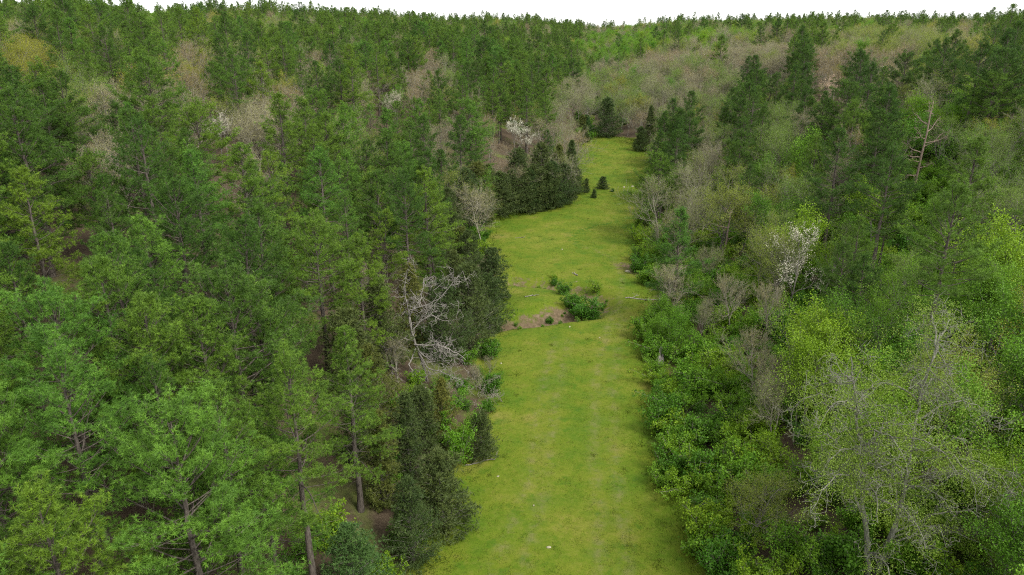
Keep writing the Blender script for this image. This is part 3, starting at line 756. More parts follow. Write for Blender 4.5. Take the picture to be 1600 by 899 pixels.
# patches where one kind of tree shows: centre and radii in the photograph's frame, kind, tint, share
BLOBS = [(1340, 190, 75, 85, 'pine_tree', 'dark green', .5), (1500, 95, 80, 30, 'pine_tree', 'dark green', .25), (1420, 280, 90, 60, 'pine_tree', 'mid green', .3), (1170, 170, 35, 60, 'pine_tree', 'dark green', .55), (1260, 90, 25, 50, 'pine_tree', 'dark green', .6), (1060, 220, 30, 60, 'pine_tree', 'dark green', .6),
         (110, 115, 60, 45, 'budding_tree', 'pale green', .6), (40, 60, 55, 35, 'budding_tree', 'golden', .75), (150, 150, 45, 35, 'bare_tree', 'pale grey', .7), (265, 75, 45, 18, 'bare_tree', 'pinkish brown', .85), (280, 130, 45, 25, 'bare_tree', 'tan', .8),
         (385, 165, 35, 35, 'bare_tree', 'pale grey', .7), (455, 125, 25, 20, 'bare_tree', 'pinkish brown', .7), (235, 18, 30, 10, 'leafy_tree', 'bright green', .8), (430, 32, 35, 14, 'budding_tree', 'yellow-green', .8), (345, 25, 20, 12, 'budding_tree', 'golden', .7),
         (670, 95, 28, 30, 'bare_tree', 'pinkish brown', .8), (690, 190, 30, 35, 'bare_tree', 'tan', .85), (840, 205, 45, 35, 'bare_tree', 'tan', .8), (780, 195, 35, 30, 'bare_tree', 'pinkish brown', .6), (900, 150, 40, 45, 'bare_tree', 'greenish grey', .7), (960, 130, 50, 35, 'budding_tree', 'pale green', .6),
         (1020, 150, 50, 60, 'bare_tree', 'greenish grey', .6), (1090, 120, 60, 45, 'budding_tree', 'pale green', .45), (1090, 120, 60, 45, 'bare_tree', 'tan', .5), (1060, 95, 60, 25, 'bare_tree', 'pinkish brown', .7), (950, 60, 60, 16, 'leafy_tree', 'bright green', .5), (800, 60, 20, 10, 'leafy_tree', 'yellowish green', .9), (1000, 45, 40, 12, 'leafy_tree', 'yellowish green', .6),
         (1130, 50, 70, 15, 'leafy_tree', 'yellowish green', .45), (1190, 75, 60, 22, 'bare_tree', 'tan', .75), (1330, 80, 70, 20, 'bare_tree', 'pinkish brown', .8), (1290, 105, 50, 25, 'bare_tree', 'pinkish brown', .8), (1390, 50, 90, 16, 'budding_tree', 'yellow-green', .8), (1500, 60, 60, 20, 'budding_tree', 'golden', .6),
         (1220, 170, 40, 60, 'budding_tree', 'pale green', .75), (1200, 260, 50, 60, 'budding_tree', 'pale green', .75), (1100, 240, 40, 60, 'bare_tree', 'greenish grey', .7), (1560, 200, 50, 70, 'budding_tree', 'pale green', .75), (1470, 210, 40, 50, 'bare_tree', 'tan', .6), (1140, 300, 50, 60, 'budding_tree', 'yellow-green', .6),
         (1200, 330, 60, 50, 'budding_tree', 'yellow-green', .7), (1180, 500, 90, 70, 'bare_tree', 'tan', .6), (1250, 470, 60, 40, 'bare_tree', 'greenish grey', .6), (1300, 600, 160, 90, 'budding_tree', 'yellow-green', .4), (610, 470, 30, 40, 'bare_tree', 'tan', .8), (350, 420, 22, 60, None, None, .75), (430, 830, 30, 70, None, None, .9), (1350, 330, 60, 50, 'pine_tree', 'dark green', .8)]
EASE = {'pine_tree': (12, 20.5), 'cedar_tree': (5, 10), 'leafy_tree': (8, 14), 'budding_tree': (9, 15), 'bare_tree': (9, 15), 'flowering_tree': (7, 11), 'shrub': (1.5, 4.2)}
def pick(weights):
    ks, ws = zip(*weights); ws = np.array(ws, float)
    return ks[int(rng.choice(len(ks), p=ws / ws.sum()))]
def scatter(x, y):
    dl, dr = (float(a) for a in dist_sides(x, y))
    if meadow_depth(np.array(x), np.array(y)) > -1.0: return
    if np.min(np.hypot(FIX[:, 0] - x, FIX[:, 1] - y)) < 2.6: return
    z = T(x, y)
    left = dl > dr
    d = max(dl, dr)
    far = y
    if left:
        if d < 5 and y < 330: wts = [('cedar_tree', .45), ('shrub', .35), ('bare_tree', .2)]
        elif far < 130: wts = [('pine_tree', .95), ('leafy_tree', .02), ('bare_tree', .03)]
        elif far < 350: wts = [('pine_tree', .55), ('bare_tree', .20), ('leafy_tree', .08), ('budding_tree', .17)]
        else: wts = [('pine_tree', .38), ('leafy_tree', .28), ('bare_tree', .14), ('budding_tree', .2)]
    else:
        if d < 4: wts = [('shrub', .8), ('leafy_tree', .2)] if far < 95 else [('shrub', .4), ('bare_tree', .3), ('leafy_tree', .15), ('budding_tree', .15)]
        elif far < 75: wts = [('leafy_tree', .46), ('budding_tree', .36), ('shrub', .18)]
        elif far < 130: wts = [('leafy_tree', .32), ('budding_tree', .26), ('bare_tree', .18), ('pine_tree', .24)]
        elif far < 260: wts = [('pine_tree', .30), ('bare_tree', .27), ('budding_tree', .27), ('leafy_tree', .16)]
        elif far < 480: wts = [('pine_tree', .13), ('bare_tree', .38), ('budding_tree', .34), ('leafy_tree', .15)]
        else: wts = [('leafy_tree', .42), ('budding_tree', .26), ('bare_tree', .12), ('pine_tree', .2)]
    kind = pick(wts); tint = None
    px, py, zc = project(x, y, z + 13)
    for bx, by, rx, ry, k, t, s in BLOBS:
        hit = ((px - bx) / rx) ** 2 + ((py - by) / ry) ** 2 < 1
        if not hit and kind == 'pine_tree':
            for hh in (16.5,):
                qx, qy, _ = project(x, y, z + hh)
                hit = hit or ((qx - bx) / rx / 0.85) ** 2 + ((qy - by) / ry / 0.85) ** 2 < 1
        if hit and rng.random() < (max(s, 0.88) if kind == 'pine_tree' else s * 0.8):
            if k is None: return
            kind, tint = k, t
            break
    lo, hi = EASE[kind]
    H = float(lo + (hi - lo) * rng.beta(1.3, 1.2))
    if tint and kind in ('bare_tree', 'budding_tree'): H = max(H, 12.5)
    if d < 9 and kind == 'pine_tree' and left: H *= 0.85
    if not left and y < 75: H = min(H, 12) if d > 12 else min(H, 8.5)
    pr = PR[kind][0]
    rad = pr.rad / pr.H * H
    for (x0, y0, x1, y1), q in CLEAR:
        if y < q[1] + 1:
            tx, ty, zc = project(x, y, z + H); rp = rad / zc * FPX
            bx, by, _ = project(x, y, z)
            if tx + rp * 0.7 > x0 and tx - rp * 0.7 < x1 and ty < y1 and by > y0 and H > 2.6:
                return
    put(kind, (x, y), H, tint=tint, wide=float(rng.uniform(1.05, 1.32)) if kind == 'pine_tree' else float(rng.uniform(0.95, 1.15)))
def jgrid(x0, x1, y0, y1, s, cond):
    for yy in np.arange(y0, y1, s):
        for xx in np.arange(x0, x1, s):
            x, y = xx + rng.uniform(-.42, .42) * s, yy + rng.uniform(-.42, .42) * s
            if cond(x, y): scatter(x, y)
def in_wedge(x, y, m): return y > 0 and abs(x) < 0.74 * y + m
jgrid(-130, 130, 18, 150, 5.9, lambda x, y: in_wedge(x, y, 16))
jgrid(-290, 290, 150, 350, 6.5, lambda x, y: in_wedge(x, y, 12))
jgrid(-470, 470, 350, 600, 7.6, lambda x, y: in_wedge(x, y, 10))
jgrid(-900, 900, 600, 1150, 11.5, lambda x, y: in_wedge(x, y, 10))
# leafy thicket under the trees across the meadow
def thicket(x, y):
    dl, dr = (float(a) for a in dist_sides(x, y))
    if dr < -0.5 or meadow_depth(np.array(x), np.array(y)) > -0.6: return
    if rng.random() > np.interp(y, [60, 120, 200], [1.0, 0.8, 0.35]): return
    if np.min(np.hypot(FIX[:, 0] - x, FIX[:, 1] - y)) < 1.2: return
    put('shrub', (x, y), float(rng.uniform(1.6, 4.4)), tint=['bright green', 'bright green', 'yellowish green', 'dark green'][int(rng.integers(4))])
for yy in np.arange(30, 200, 2.3):
    for xx in np.arange(4, 130, 2.3):
        x, y = xx + rng.uniform(-1, 1), yy + rng.uniform(-1, 1)
        if in_wedge(x, y, 8): thicket(x, y)
# a few saplings and bushes along the pine slope's foot
for _ in range(170):
    y = rng.uniform(38, 300); x = float(xl_raw(y)) - rng.uniform(1.2, 9)
    if np.min(np.hypot(FIX[:, 0] - x, FIX[:, 1] - y)) > 1.5: put('shrub', (x, y), float(rng.uniform(1.2, 3.4)))

# ------------------------------------------------------------------ who shows largest: a coarse depth-ordered look
A = np.array([(p['x'], p['y']) for p in PL])
Z = terrain(A[:, 0], A[:, 1])
GW, GH = 400, 225
cover = np.zeros((GH, GW), np.uint8)
def crown_box(p, z):
    pr = PR[p['kind']][p['v']]; s = p['s']
    zm = z + s * 0.5 * (pr.zb + pr.H); hh = s * 0.5 * (pr.H - pr.zb) + 0.2; rr = s * p['wide'] * pr.rad * 0.9
    px, py, zc = project(p['x'], p['y'], zm)
    return px / 4, py / 4, rr / max(zc, 1) * FPX / 4, hh * 0.95 / max(zc, 1) * FPX / 4, zc
order = sorted(range(len(PL)), key=lambda i: project(PL[i]['x'], PL[i]['y'], Z[i] + 5)[2])
for i in order:
    p = PL[i]; cx, cy, rx, ry, zc = crown_box(p, Z[i]); p['show'] = 0; p['zc'] = zc
    x0, x1, y0, y1 = max(0, int(cx - rx)), min(GW, int(cx + rx) + 2), max(0, int(cy - ry)), min(GH, int(cy + ry) + 2)
    if x0 >= x1 or y0 >= y1 or zc < 3: continue
    yy, xx = np.mgrid[y0:y1, x0:x1]
    m = ((xx + .5 - cx) / max(rx, .6)) ** 2 + ((yy + .5 - cy) / max(ry, .6)) ** 2 < 1
    sub = cover[y0:y1, x0:x1]
    dens = 1 if p['kind'] in ('bare_tree', 'budding_tree', 'flowering_tree') else 2
    p['show'] = float((m * np.maximum(0, 2 - sub.astype(int))).sum() * 0.5)
    sub[m] = np.minimum(2, sub[m] + dens)

# ------------------------------------------------------------------ labels
ZONE_Y = Y_END
MARKS = [('the bleached dead tree', DEADP), ('the splintered stump', STUMPP), ('the broken reddish snag', SNAGP), ('the crooked dead pine', SNAG2P), ('the forked lichen-grey tree', BIGP), ('the grey brush pile', BRUSHP), ('the eroded gully', np.array([*GULLY[3], 0]))]
MARKS += [(p['mark'], np.array([p['x'], p['y'], 0])) for p in PL if p['mark']]
NOUN = {'pine_tree': 'pine', 'cedar_tree': 'cedar', 'leafy_tree': 'leafy tree', 'budding_tree': 'young-leaved tree', 'bare_tree': 'twiggy bare tree', 'flowering_tree': 'blossoming tree', 'shrub': 'shrub'}
GROUP = {'pine_tree': 'pines of the valley woods', 'cedar_tree': 'cedars along the meadow', 'leafy_tree': 'leafy trees of the valley woods', 'budding_tree': 'trees coming into leaf', 'bare_tree': 'bare trees of the valley woods', 'flowering_tree': 'blossoming trees', 'shrub': 'shrubs and bushes'}
CAT = {'pine_tree': 'pine tree', 'cedar_tree': 'cedar', 'leafy_tree': 'tree', 'budding_tree': 'tree', 'bare_tree': 'bare tree', 'flowering_tree': 'flowering tree', 'shrub': 'shrub'}
def label_for(p):
    if p['label']: return p['label']
    pr = PR[p['kind']][p['v']]; H = pr.H * p['s']; lo, hi = EASE[p['kind']]
    u = (H - lo) / (hi - lo); size = 'tall' if u > .66 else ('small' if u < .33 else 'middling')
    dl, dr = (float(a) for a in dist_sides(p['x'], p['y']))
    slope = 'pine slope' if dl > dr else 'mixed slope'
    near = [(math.hypot(p['x'] - q[0], p['y'] - q[1]), n) for n, q in MARKS]
    dn, nm = min(near)
    if dn < 7: z = 'beside ' + nm
    elif p['y'] > 420: z = 'on the skyline ridge'
    elif p['y'] > ZONE_Y and min(abs(dl), abs(dr)) < 45: z = 'in the hollow beyond the meadow'
    elif max(dl, dr) < 6: z = 'at the meadow edge below the ' + slope
    elif max(dl, dr) < 25: z = 'low on the ' + slope
    elif max(dl, dr) < 60: z = 'halfway up the ' + slope
    else: z = 'high on the ' + slope
    return f"{size} {TINTS[p['kind']][p['tint']][0]} {NOUN[p['kind']]}, {pr.form}, {z}"

# ------------------------------------------------------------------ plant: the 300 of each kind that show largest as things, the rest as masses
LIMIT = 300
single = set()
for kind in PR:
    ids = [i for i in range(len(PL)) if PL[i]['kind'] == kind and (PL[i]['show'] > 1.5 or PL[i]['label'])]
    ids.sort(key=lambda i: (PL[i]['label'] is None, -PL[i]['show']))
    single |= set(ids[:LIMIT])
for i in single: PL[i]['lab'] = label_for(PL[i])
from collections import Counter
sid = sorted(single); SXY = np.array([(PL[i]['x'], PL[i]['y']) for i in sid])
cnt = Counter(PL[i]['lab'] for i in sid)
for i in sid:
    p = PL[i]
    if cnt[p['lab']] < 2 or p['label']: continue
    dd = np.hypot(SXY[:, 0] - p['x'], SXY[:, 1] - p['y'])
    for j in np.argsort(dd)[1:6]:
        q = PL[sid[j]]
        if q['show'] > 6 and dd[j] < 14:
            ext = ', next to ' + TINTS[q['kind']][q['tint']][0] + ' ' + NOUN[q['kind']]
            if len((p['lab'] + ext).split()) <= 16: p['lab'] += ext
            break
def lighten(c, k): return tuple(v for v in c) + (1.0,)
for i in sorted(single):
    p = PL[i]; pr = PR[p['kind']][p['v']]
    e = bpy.data.objects.new(p['kind'], None); COL.objects.link(e)
    e.empty_display_size = 0.5
    e.location = (p['x'], p['y'], float(Z[i]) - 0.06)
    e.rotation_euler = (0, 0, p['rot']); e.scale = (p['s'] * p['wide'], p['s'] * p['wide'], p['s'])
    e['label'] = p['lab']; e['category'] = CAT[p['kind']]; e['group'] = GROUP[p['kind']]
    a = bpy.data.objects.new('stems' if p['kind'] == 'shrub' else 'trunk', pr.trunk); COL.objects.link(a); a.parent = e
    if pr.crown:
        b = bpy.data.objects.new('foliage' if p['kind'] == 'shrub' else 'crown', pr.crown); COL.objects.link(b); b.parent = e
        b.color = lighten(TINTS[p['kind']][p['tint']][1], 1)
MASS = {'pine_tree': ('pine_wood', 'dense mass of pines clothing the farther slopes'), 'cedar_tree': ('cedar_wood', 'dark cedars lost among the other trees'),
        'leafy_tree': ('leafy_wood', 'bright green leafing wood on the farther hills'), 'budding_tree': ('budding_wood', 'yellow-green wood coming into leaf on the farther hills'),
        'bare_tree': ('bare_wood', 'brownish grey leafless wood on the farther hills'), 'flowering_tree': ('blossom_wood', 'pale blossoming trees among the farther woods'), 'shrub': ('undergrowth', 'leafy green undergrowth beneath the trees')}
def mass(kind, ids):
    if not ids: return
    name, lab = MASS[kind]
    src = bpy.data.collections.new(name + '_kinds')
    k = 0; slot = {}
    for v, pr in enumerate(PR[kind]):
        for t, (tn, c) in enumerate(TINTS[kind]):
            o = bpy.data.objects.new('%s_kind_%03d' % (name, k), pr.joined); o.color = (*c, 1.0); src.objects.link(o); slot[v, t] = k; k += 1
    me = bpy.data.meshes.new(name)
    me.vertices.add(len(ids))
    me.vertices.foreach_set('co', np.array([(PL[i]['x'], PL[i]['y'], Z[i] - 0.06) for i in ids], np.float32).ravel())
    def at(n, ty, key, arr):
        a = me.attributes.new(n, ty, 'POINT'); a.data.foreach_set(key, arr)
    at('vi', 'INT', 'value', np.array([slot[PL[i]['v'], PL[i]['tint']] for i in ids], np.int32))
    at('rot', 'FLOAT_VECTOR', 'vector', np.array([(0, 0, PL[i]['rot']) for i in ids], np.float32).ravel())
    at('scl', 'FLOAT_VECTOR', 'vector', np.array([(PL[i]['s'] * PL[i]['wide'],) * 2 + (PL[i]['s'],) for i in ids], np.float32).ravel())
    o = bpy.data.objects.new(name, me); COL.objects.link(o)
    ng = bpy.data.node_groups.new(name, 'GeometryNodeTree')
    ng.interface.new_socket('Geometry', in_out='INPUT', socket_type='NodeSocketGeometry')
    ng.interface.new_socket('Geometry', in_out='OUTPUT', socket_type='NodeSocketGeometry')
    N, L = ng.nodes, ng.links
    gi, go = N.new('NodeGroupInput'), N.new('NodeGroupOutput')
    ip = N.new('GeometryNodeInstanceOnPoints'); ci = N.new('GeometryNodeCollectionInfo')
    ci.inputs['Collection'].default_value = src; ci.inputs['Separate Children'].default_value = True; ci.inputs['Reset Children'].default_value = True
    ip.inputs['Pick Instance'].default_value = True
    def na(n, ty):
        q = N.new('GeometryNodeInputNamedAttribute'); q.data_type = ty; q.inputs['Name'].default_value = n; return q.outputs['Attribute']
    L.new(gi.outputs[0], ip.inputs['Points']); L.new(ci.outputs[0], ip.inputs['Instance'])
    L.new(na('vi', 'INT'), ip.inputs['Instance Index']); L.new(na('rot', 'FLOAT_VECTOR'), ip.inputs['Rotation']); L.new(na('scl', 'FLOAT_VECTOR'), ip.inputs['Scale'])
    L.new(ip.outputs[0], go.inputs[0])
    md_ = o.modifiers.new('planting', 'NODES'); md_.node_group = ng
    o['kind'] = 'stuff'; o['label'] = lab; o['category'] = 'woodland' if kind != 'shrub' else 'undergrowth'
for kind in PR:
    mass(kind, [i for i in range(len(PL)) if PL[i]['kind'] == kind and i not in single])
print('PLANTED', len(PL), 'single', len(single), {k: (sum(1 for i in single if PL[i]['kind'] == k), sum(1 for p in PL if p['kind'] == k)) for k in PR})

# ------------------------------------------------------------------ hand-built landmarks
def thing(name, label, cat, loc, rz=0.0, group=None):
    e = bpy.data.objects.new(name, None); COL.objects.link(e); e.location = loc; e.rotation_euler = (0, 0, rz)
    e['label'] = label; e['category'] = cat
    if group: e['group'] = group
    return e
def part(name, mb, mat, parent, smooth=False):
    o = bpy.data.objects.new(name, mb.mesh(name, mat, smooth)); COL.objects.link(o); o.parent = parent
    return o
def limb(mb, pts, ra, rb, g, twigs=0, tl=1.2, k=6, depth=2):
    """a crooked limb through pts with side twigs"""
    pts = np.array(pts, float); out = [pts[0]]
    for a, b in zip(pts[:-1], pts[1:]):
        n = max(2, int(np.linalg.norm(b - a) / 0.5))
        for s in range(1, n + 1):
            out.append(a + (b - a) * s / n + g.normal(0, 0.05, 3) * (s < n))
    out = np.array(out); rad = np.linspace(ra, rb, len(out)); polytube(mb, out, rad, k)
    for _ in range(twigs):
        i = int(g.integers(max(1, len(out) // 4), len(out))); d = unit(out[i] - out[i - 1] + g.normal(0, 0.75, 3))
        l = tl * g.uniform(0.4, 1.1); p = out[i]
        q = [p, p + d * l * 0.35, p + unit(d + g.normal(0, .3, 3)) * l * 0.7, p + unit(d + g.normal(0, .45, 3)) * l]
        if depth > 0: limb(mb, q, max(rad[i] * 0.55, 0.016), 0.012, g, 3 if depth > 1 else 2, tl * 0.55, 4, depth - 1)
        else: polytube(mb, q, np.linspace(max(rad[i] * 0.5, 0.014), 0.010, 4), 3)
def dead_tree():
    g = np.random.default_rng(77)
    P = DEADP
    e = thing('dead_tree', 'bleached leafless dead tree with crooked white limbs among dark cedars', 'dead tree', P)
    zc = float(project(*P)[2]); s = zc / FPX         # metres per photo pixel at its distance
    def W(px, py, dep=0.0):
        # a limb point above the tree's foot: sideways, height (over the sloping line of sight) and depth
        return np.array([(px - 668) * s, dep, (596 - py) * s / CP + dep * math.tan(PITCH)])
    tk = MB(); limb(tk, [W(668, 600), W(664, 575), W(655, 548, .3), (W(646, 520, .4))], 0.17, 0.12, g, 0)
    part('trunk', tk, M['greybark'], e)
    main = [
        [W(646, 522, .4), W(643, 500, .6), W(650, 486, 0.4), W(668, 477, 0.0), W(690, 462, -0.6), W(704, 446, -0.8), W(718, 428, -1.0)],
        [W(646, 512, .5), W(640, 480, .9), W(638, 455, 1.0), W(642, 438, 1.2)],
        [W(660, 480, .2), W(664, 462, .5), W(668, 442, .7)],
        [W(650, 540, .3), W(668, 532, -.6), W(692, 526, -1.3), W(718, 532, -1.8), W(730, 540, -2.0)],
        [W(648, 530, .3), W(630, 525, -.5), W(622, 540, -1.2), W(624, 552, -1.6)],
        [W(655, 548, .2), W(676, 552, -1.0), W(690, 538, -1.6), W(700, 524, -1.9)],
        [W(655, 550, .2), W(672, 562, -1.2), W(700, 560, -2.2), W(722, 565, -2.6)],
        [W(652, 545, .2), W(642, 558, -1.0), W(655, 570, -1.8), W(668, 580, -2.3), W(682, 589, -2.6)],
        [W(646, 520, .4), W(660, 508, .8), W(676, 500, 1.0), W(690, 508, 1.0)],
    ]
    for i, pl in enumerate(main):
        mb = MB(); limb(mb, pl, 0.105 if i in (0, 3) else 0.08, 0.024, g, 11 if i in (0, 3, 5, 6) else 8, 2.4, 6, 2)
        part('limb', mb, M['dead'], e)
dead_tree()
def snag(name, label, P, H, r, mat, stubs, seed, lean=(0, 0)):
    g = np.random.default_rng(seed)
    e = thing(name, label, 'dead tree', P)
    zt = np.linspace(0, 1, 9); pts = np.stack([lean[0] * zt * H + np.cumsum(g.normal(0, .06, 9)), lean[1] * zt * H + np.cumsum(g.normal(0, .06, 9)), zt * H - 0.2], 1)
    tk = MB(); polytube(tk, pts, r * (1 - 0.55 * zt), 9)
    tp = pts[-1]
    for k in range(5):      # jagged break
        a = k * 1.26; q = tp + np.array([math.cos(a), math.sin(a), 0]) * r * 0.28
        polytube(tk, [q - np.array([0, 0, .3]), q + np.array([g.normal(0, .05), g.normal(0, .05), g.uniform(.15, .6)])], [r * .2, .01], 4)
    part('trunk', tk, M[mat], e)
    for t, az, l, up in stubs:
        p = np.array([np.interp(t, zt, pts[:, c]) for c in range(3)]); h = np.array([math.cos(az), math.sin(az), 0])
        mb = MB(); limb(mb, [p, p + h * l * .4 + np.array([0, 0, up * l * .25]), p + h * l * .75 + np.array([0, 0, up * l * .8]), p + h * l + np.array([0, 0, up * l])], r * .42, .02, g, 8 if l > 1.5 else 1, l * .5, 5, 1)
        part('limb', mb, M[mat], e)
snag('standing_snag', 'broken reddish dead trunk standing beside the mixed slope thicket', SNAGP, 9.0, .21, 'snag', [(.97, 2.6, 1.0, 1.0), (.98, .6, .9, .8), (.72, 3.1, 2.4, .15), (.5, .2, 1.4, .3)], 81)
snag('dead_pine', 'crooked bark-stripped dead pine with pale limbs among living pines', SNAG2P, 14.2, .23, 'snag',
     [(.45, 3.3, 3.8, .25), (.55, 2.9, 3.4, .5), (.62, .1, 3.2, .7), (.70, 3.6, 3.2, .6), (.78, .5, 2.8, .8), (.86, 2.4, 2.4, .7), (.95, 1.0, 2.2, 1.0), (.98, 3.9, 1.8, 1.1), (.38, .3, 2.6, .2), (.5, 3.0, 4.2, .1), (.3, 3.4, 3.6, .05), (.66, 6.1, 3.6, .3)], 83, (0.05, 0.0))
def stump():
    g = np.random.default_rng(91)
    e = thing('splintered_stump', 'splintered broken stump with grey bark shell and orange torn wood', 'stump', STUMPP)
    mb = MB(); polytube(mb, [(0, 0, -.2), (0, 0, .35), (0.05, 0, .8), (.08, 0, 1.25)], [.52, .40, .34, .30], 10); part('trunk', mb, M['splint'], e)
    for k in range(7):
        a = -2.6 + k * 0.55; p = np.array([math.cos(a) * .42, math.sin(a) * .42, .1])
        mb = MB(); polytube(mb, [p, p * np.array([1.05, 1.05, 1]) + np.array([0, 0, .7]), p * np.array([.8, .8, 1]) + np.array([0, 0, 1.25 + g.uniform(-.2, .35)])], [.17, .16, .05], 5); part('bark_slab', mb, M['dead'], e)
    for k in range(6):
        a = g.uniform(0, 6.28); p = np.array([math.cos(a) * .16, math.sin(a) * .16, 1.1]); mb = MB()
        polytube(mb, [p, p + np.array([g.normal(0, .18), g.normal(0, .12), g.uniform(.7, 1.5)])], [.06, .012], 4); part('splinter', mb, M['dead'], e)
stump()
def fallen(label, px, py, L, r, az, mat, group=None, seed=0, twigs=3):
    g = np.random.default_rng(500 + seed); P = ground_at(px, py)
    e = thing('fallen_branch', label, 'branch', P, 0, group)
    d = np.array([math.cos(az), math.sin(az), 0])
    pts = []
    for t in (-.5, -.2, .15, .5):
        q = d * L * t + np.array([*g.normal(0, .05 * L, 2), 0]); q[2] = T(P[0] + q[0], P[1] + q[1]) - P[2] + r * 1.0; pts.append(q)
    mb = MB(); limb(mb, pts, r, r * .5, g, 0); part('stem', mb, M[mat], e)
    for _ in range(twigs):
        i = int(g.integers(1, 4)); a2 = az + g.choice([-1, 1]) * g.uniform(.4, 1.0); q = pts[i]; l = L * g.uniform(.2, .45)
        mb = MB(); limb(mb, [q, q + np.array([math.cos(a2) * l * .5, math.sin(a2) * l * .5, .15 * l]), q + np.array([math.cos(a2) * l, math.sin(a2) * l, .2 * l])], r * .6, .012, g, 2, l * .5, 4, 0); part('twig', mb, M[mat], e)
fallen('pale weathered log lying in the grass above the gully bushes', 898, 429, 1.7, .10, 2.2, 'dead', seed=1, twigs=2)
fallen('bleached branch lying on the grassy mound by the gully', 828, 463, 1.7, .08, .4, 'dead', seed=2)
fallen('bleached fallen branch reaching out of the thicket toward the meadow track', 1000, 468, 5.0, .10, -.35, 'dead', seed=3, twigs=7)
fallen('long pale fallen limb lying below the splintered stump', 1052, 598, 5.0, .11, .15, 'lichen', seed=4, twigs=6)
fallen('fallen grey branch on the meadow edge beside the dark cedars', 748, 722, 3.0, .06, .3, 'greybark', seed=5, twigs=6)
fallen('dry branch on the far meadow below the budding tree', 812, 372, 1.9, .06, .2, 'greybark', seed=6)
def brush():
    g = np.random.default_rng(93)
    e = thing('brush_pile', 'grey heap of dead twigs at the meadow edge below the dead tree', 'brush pile', BRUSHP)
    for k in range(16):
        a = g.uniform(0, 6.28); p = np.array([g.normal(0, .7), g.normal(0, 1.3), 0]); p[2] = T(BRUSHP[0] + p[0], BRUSHP[1] + p[1]) - BRUSHP[2]
        d = np.array([math.cos(a) * .7, math.sin(a) * .7, g.uniform(.5, 1.5)]); l = g.uniform(1.2, 2.8); mb = MB()
        limb(mb, [p, p + d * l * .5, p + d * l + np.array([0, 0, -.3 * l])], .035, .012, g, 6, 1.0, 4, 1); part('branch', mb, M['twig'], e)
brush()
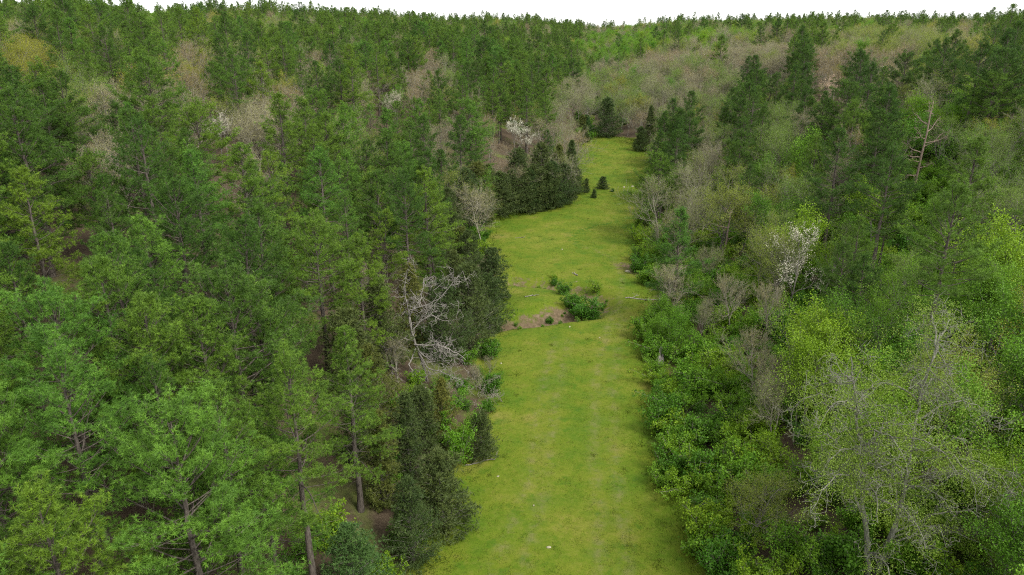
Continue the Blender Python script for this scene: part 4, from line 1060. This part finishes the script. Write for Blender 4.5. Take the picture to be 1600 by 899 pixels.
def big_tree():
    g = np.random.default_rng(1234)
    e = thing('forked_tree', 'forked lichen-grey tree with arching limbs and sparse yellow-green leaves above thicket', 'tree', BIGP, 0)
    s = float(project(*BIGP)[2]) / FPX
    zc0 = float(project(*BIGP)[2])
    def W(px, py, dep=0.0): return np.array([(px - 1362) * s * (1 + dep / zc0), dep, (915 - py) * s / CP * 0.93 + dep * math.tan(PITCH) * .4])
    A1 = [W(1358, 925), W(1352, 880), W(1343, 830, .2), (W(1335, 790, .4)), W(1328, 750, .6), W(1322, 700, .9), W(1310, 650, 1.1), W(1300, 590, 1.3), W(1290, 540, 1.6)]
    A2 = [W(1364, 925), W(1372, 870, .2), W(1385, 820, .5), W(1392, 770, .8), W(1396, 720, 1.1), W(1397, 660, 1.5), W(1400, 600, 1.8), W(1410, 550, 2.0), W(1415, 510, 2.2)]
    tips, td = [], []
    for A_ in (A1, A2):
        mb = MB(); limb(mb, A_, .22, .04, g, 0, k=9); part('trunk', mb, M['lichen'], e)
    arms = []
    for A_, sg in ((A1, -1), (A2, 1)):
        for j in range(15):
            t = g.uniform(1.6, 8.0) if j > 2 else 1.5 + j; i = min(int(t), 7); q = A_[i] + (A_[i + 1] - A_[i]) * (t - i)
            az = g.uniform(-1.5, 1.5) + (math.pi if (sg < 0) ^ (g.random() < .25) else 0)
            L = g.uniform(3.5, 7.0) * (1.25 - .07 * t)
            h = np.array([math.cos(az), math.sin(az), 0])
            arms.append([q, q + h * L * .3 + np.array([0, 0, L * .24]), q + h * L * .62 + np.array([0, 0, L * .34]), q + h * L * .85 + np.array([0, 0, L * .27]), q + h * L + np.array([0, 0, L * .10])])
    cr = MB()
    for a in arms:
        a = np.array(a); mb = MB(); limb(mb, a, .085, .02, g, 7, 2.0, 5, 2); part('limb', mb, M['lichen'], e)
        n = 190
        t = g.uniform(.6, 4, n); i = np.minimum(t.astype(int), 3); base = a[i] + (a[i + 1] - a[i]) * (t - i)[:, None]
        tips.append(base + g.normal(0, .62, (n, 3)))
    for A_ in (A1, A2):
        a = np.array(A_); t = g.uniform(4.5, 8, 700); i = np.minimum(t.astype(int), 7); q = a[i] + (a[i + 1] - a[i]) * (t - i)[:, None]
        tips.append(q + g.normal(0, 1, (700, 3)) * np.array([1.5, 1.5, .9]))
        for _ in range(14):
            t = g.uniform(5.0, 8.0); i = min(int(t), 7); q = a[i] + (a[i + 1] - a[i]) * (t - i); d = unit(g.normal(size=3) + np.array([0, 0, .8])); l = g.uniform(1.5, 3.0)
            mb = MB(); limb(mb, [q, q + d * l * .5, q + unit(d + g.normal(0, .3, 3)) * l], .04, .014, g, 6, 1.3, 4, 1); part('limb', mb, M['lichen'], e)
    tips = np.concatenate(tips); n = len(tips); kf = 8
    c = np.repeat(tips, kf, 0) + g.normal(0, .18, (n * kf, 3)); d = unit(rdir(g, n * kf) + np.array([0, 0, .2]))
    leaves(cr, c, d, .088 * g.uniform(.7, 1.25, n * kf), .064, g, np.clip(np.repeat(g.uniform(0, .6, n), kf) + g.uniform(0, .4, n * kf), 0, 1), .6)
    o = part('crown', cr, M['young'], e); o.color = (0.84, 1.0, 1.0, 1)
big_tree()
def stones():
    g = np.random.default_rng(95)
    spots = [(981, 425, .55, 'flat pale yellow stone on bare earth beside the meadow track'), (940, 481, .30, 'pale stone at the tip of the gully lip'), (857, 856, .22, 'whitish stone lying in the open mown grass'), (783, 568, .16, 'small white stone near the grassy meadow edge'),
             (890, 511, .22, 'pale stone at the foot of the gully bank'), (778, 745, .16, None), (937, 528, .14, None), (834, 790, .12, None), (988, 292, .5, 'pale flat stones crossing the narrow neck of the meadow'), (975, 293, .45, 'pale flat stones crossing the narrow neck of the meadow'), (1002, 292, .4, 'pale flat stones crossing the narrow neck of the meadow'), (878, 390, .2, None)]
    for px, py, r, lb in spots:
        P = ground_at(px, py)
        n = 8; th = np.arange(n) / n * 6.283
        rad = r * g.uniform(.7, 1.15, n); mb = MB()
        lo = np.stack([np.cos(th) * rad, np.sin(th) * rad * .7, np.full(n, -.06)], 1); mi = lo * np.array([.96, .96, 0]) + np.array([0, 0, r * .28]); hi = lo * np.array([.55, .55, 0]) + np.array([g.normal(0, .03), 0, r * .5])
        v = np.concatenate([lo, mi, hi, [[0, 0, r * .54]]])
        i = np.arange(n); j = (i + 1) % n
        mb.add(v, np.concatenate([np.stack([i, j, j + n, i + n], 1), np.stack([i + n, j + n, j + 2 * n, i + 2 * n], 1)]), .5)
        mb2 = np.stack([i + 2 * n, j + 2 * n, np.full(n, 3 * n)], 1); mb.f3.append(mb2); mb.m3.append(np.zeros(n, np.int32))
        o = bpy.data.objects.new('field_stone', mb.mesh('field_stone', M['stone'])); COL.objects.link(o)
        o.location = P; o.rotation_euler = (0, 0, float(g.uniform(0, 6.28)))
        o['label'] = lb or 'tiny pale stone showing in the mown meadow grass'; o['category'] = 'stone'; o['group'] = 'stones on the meadow'
stones()
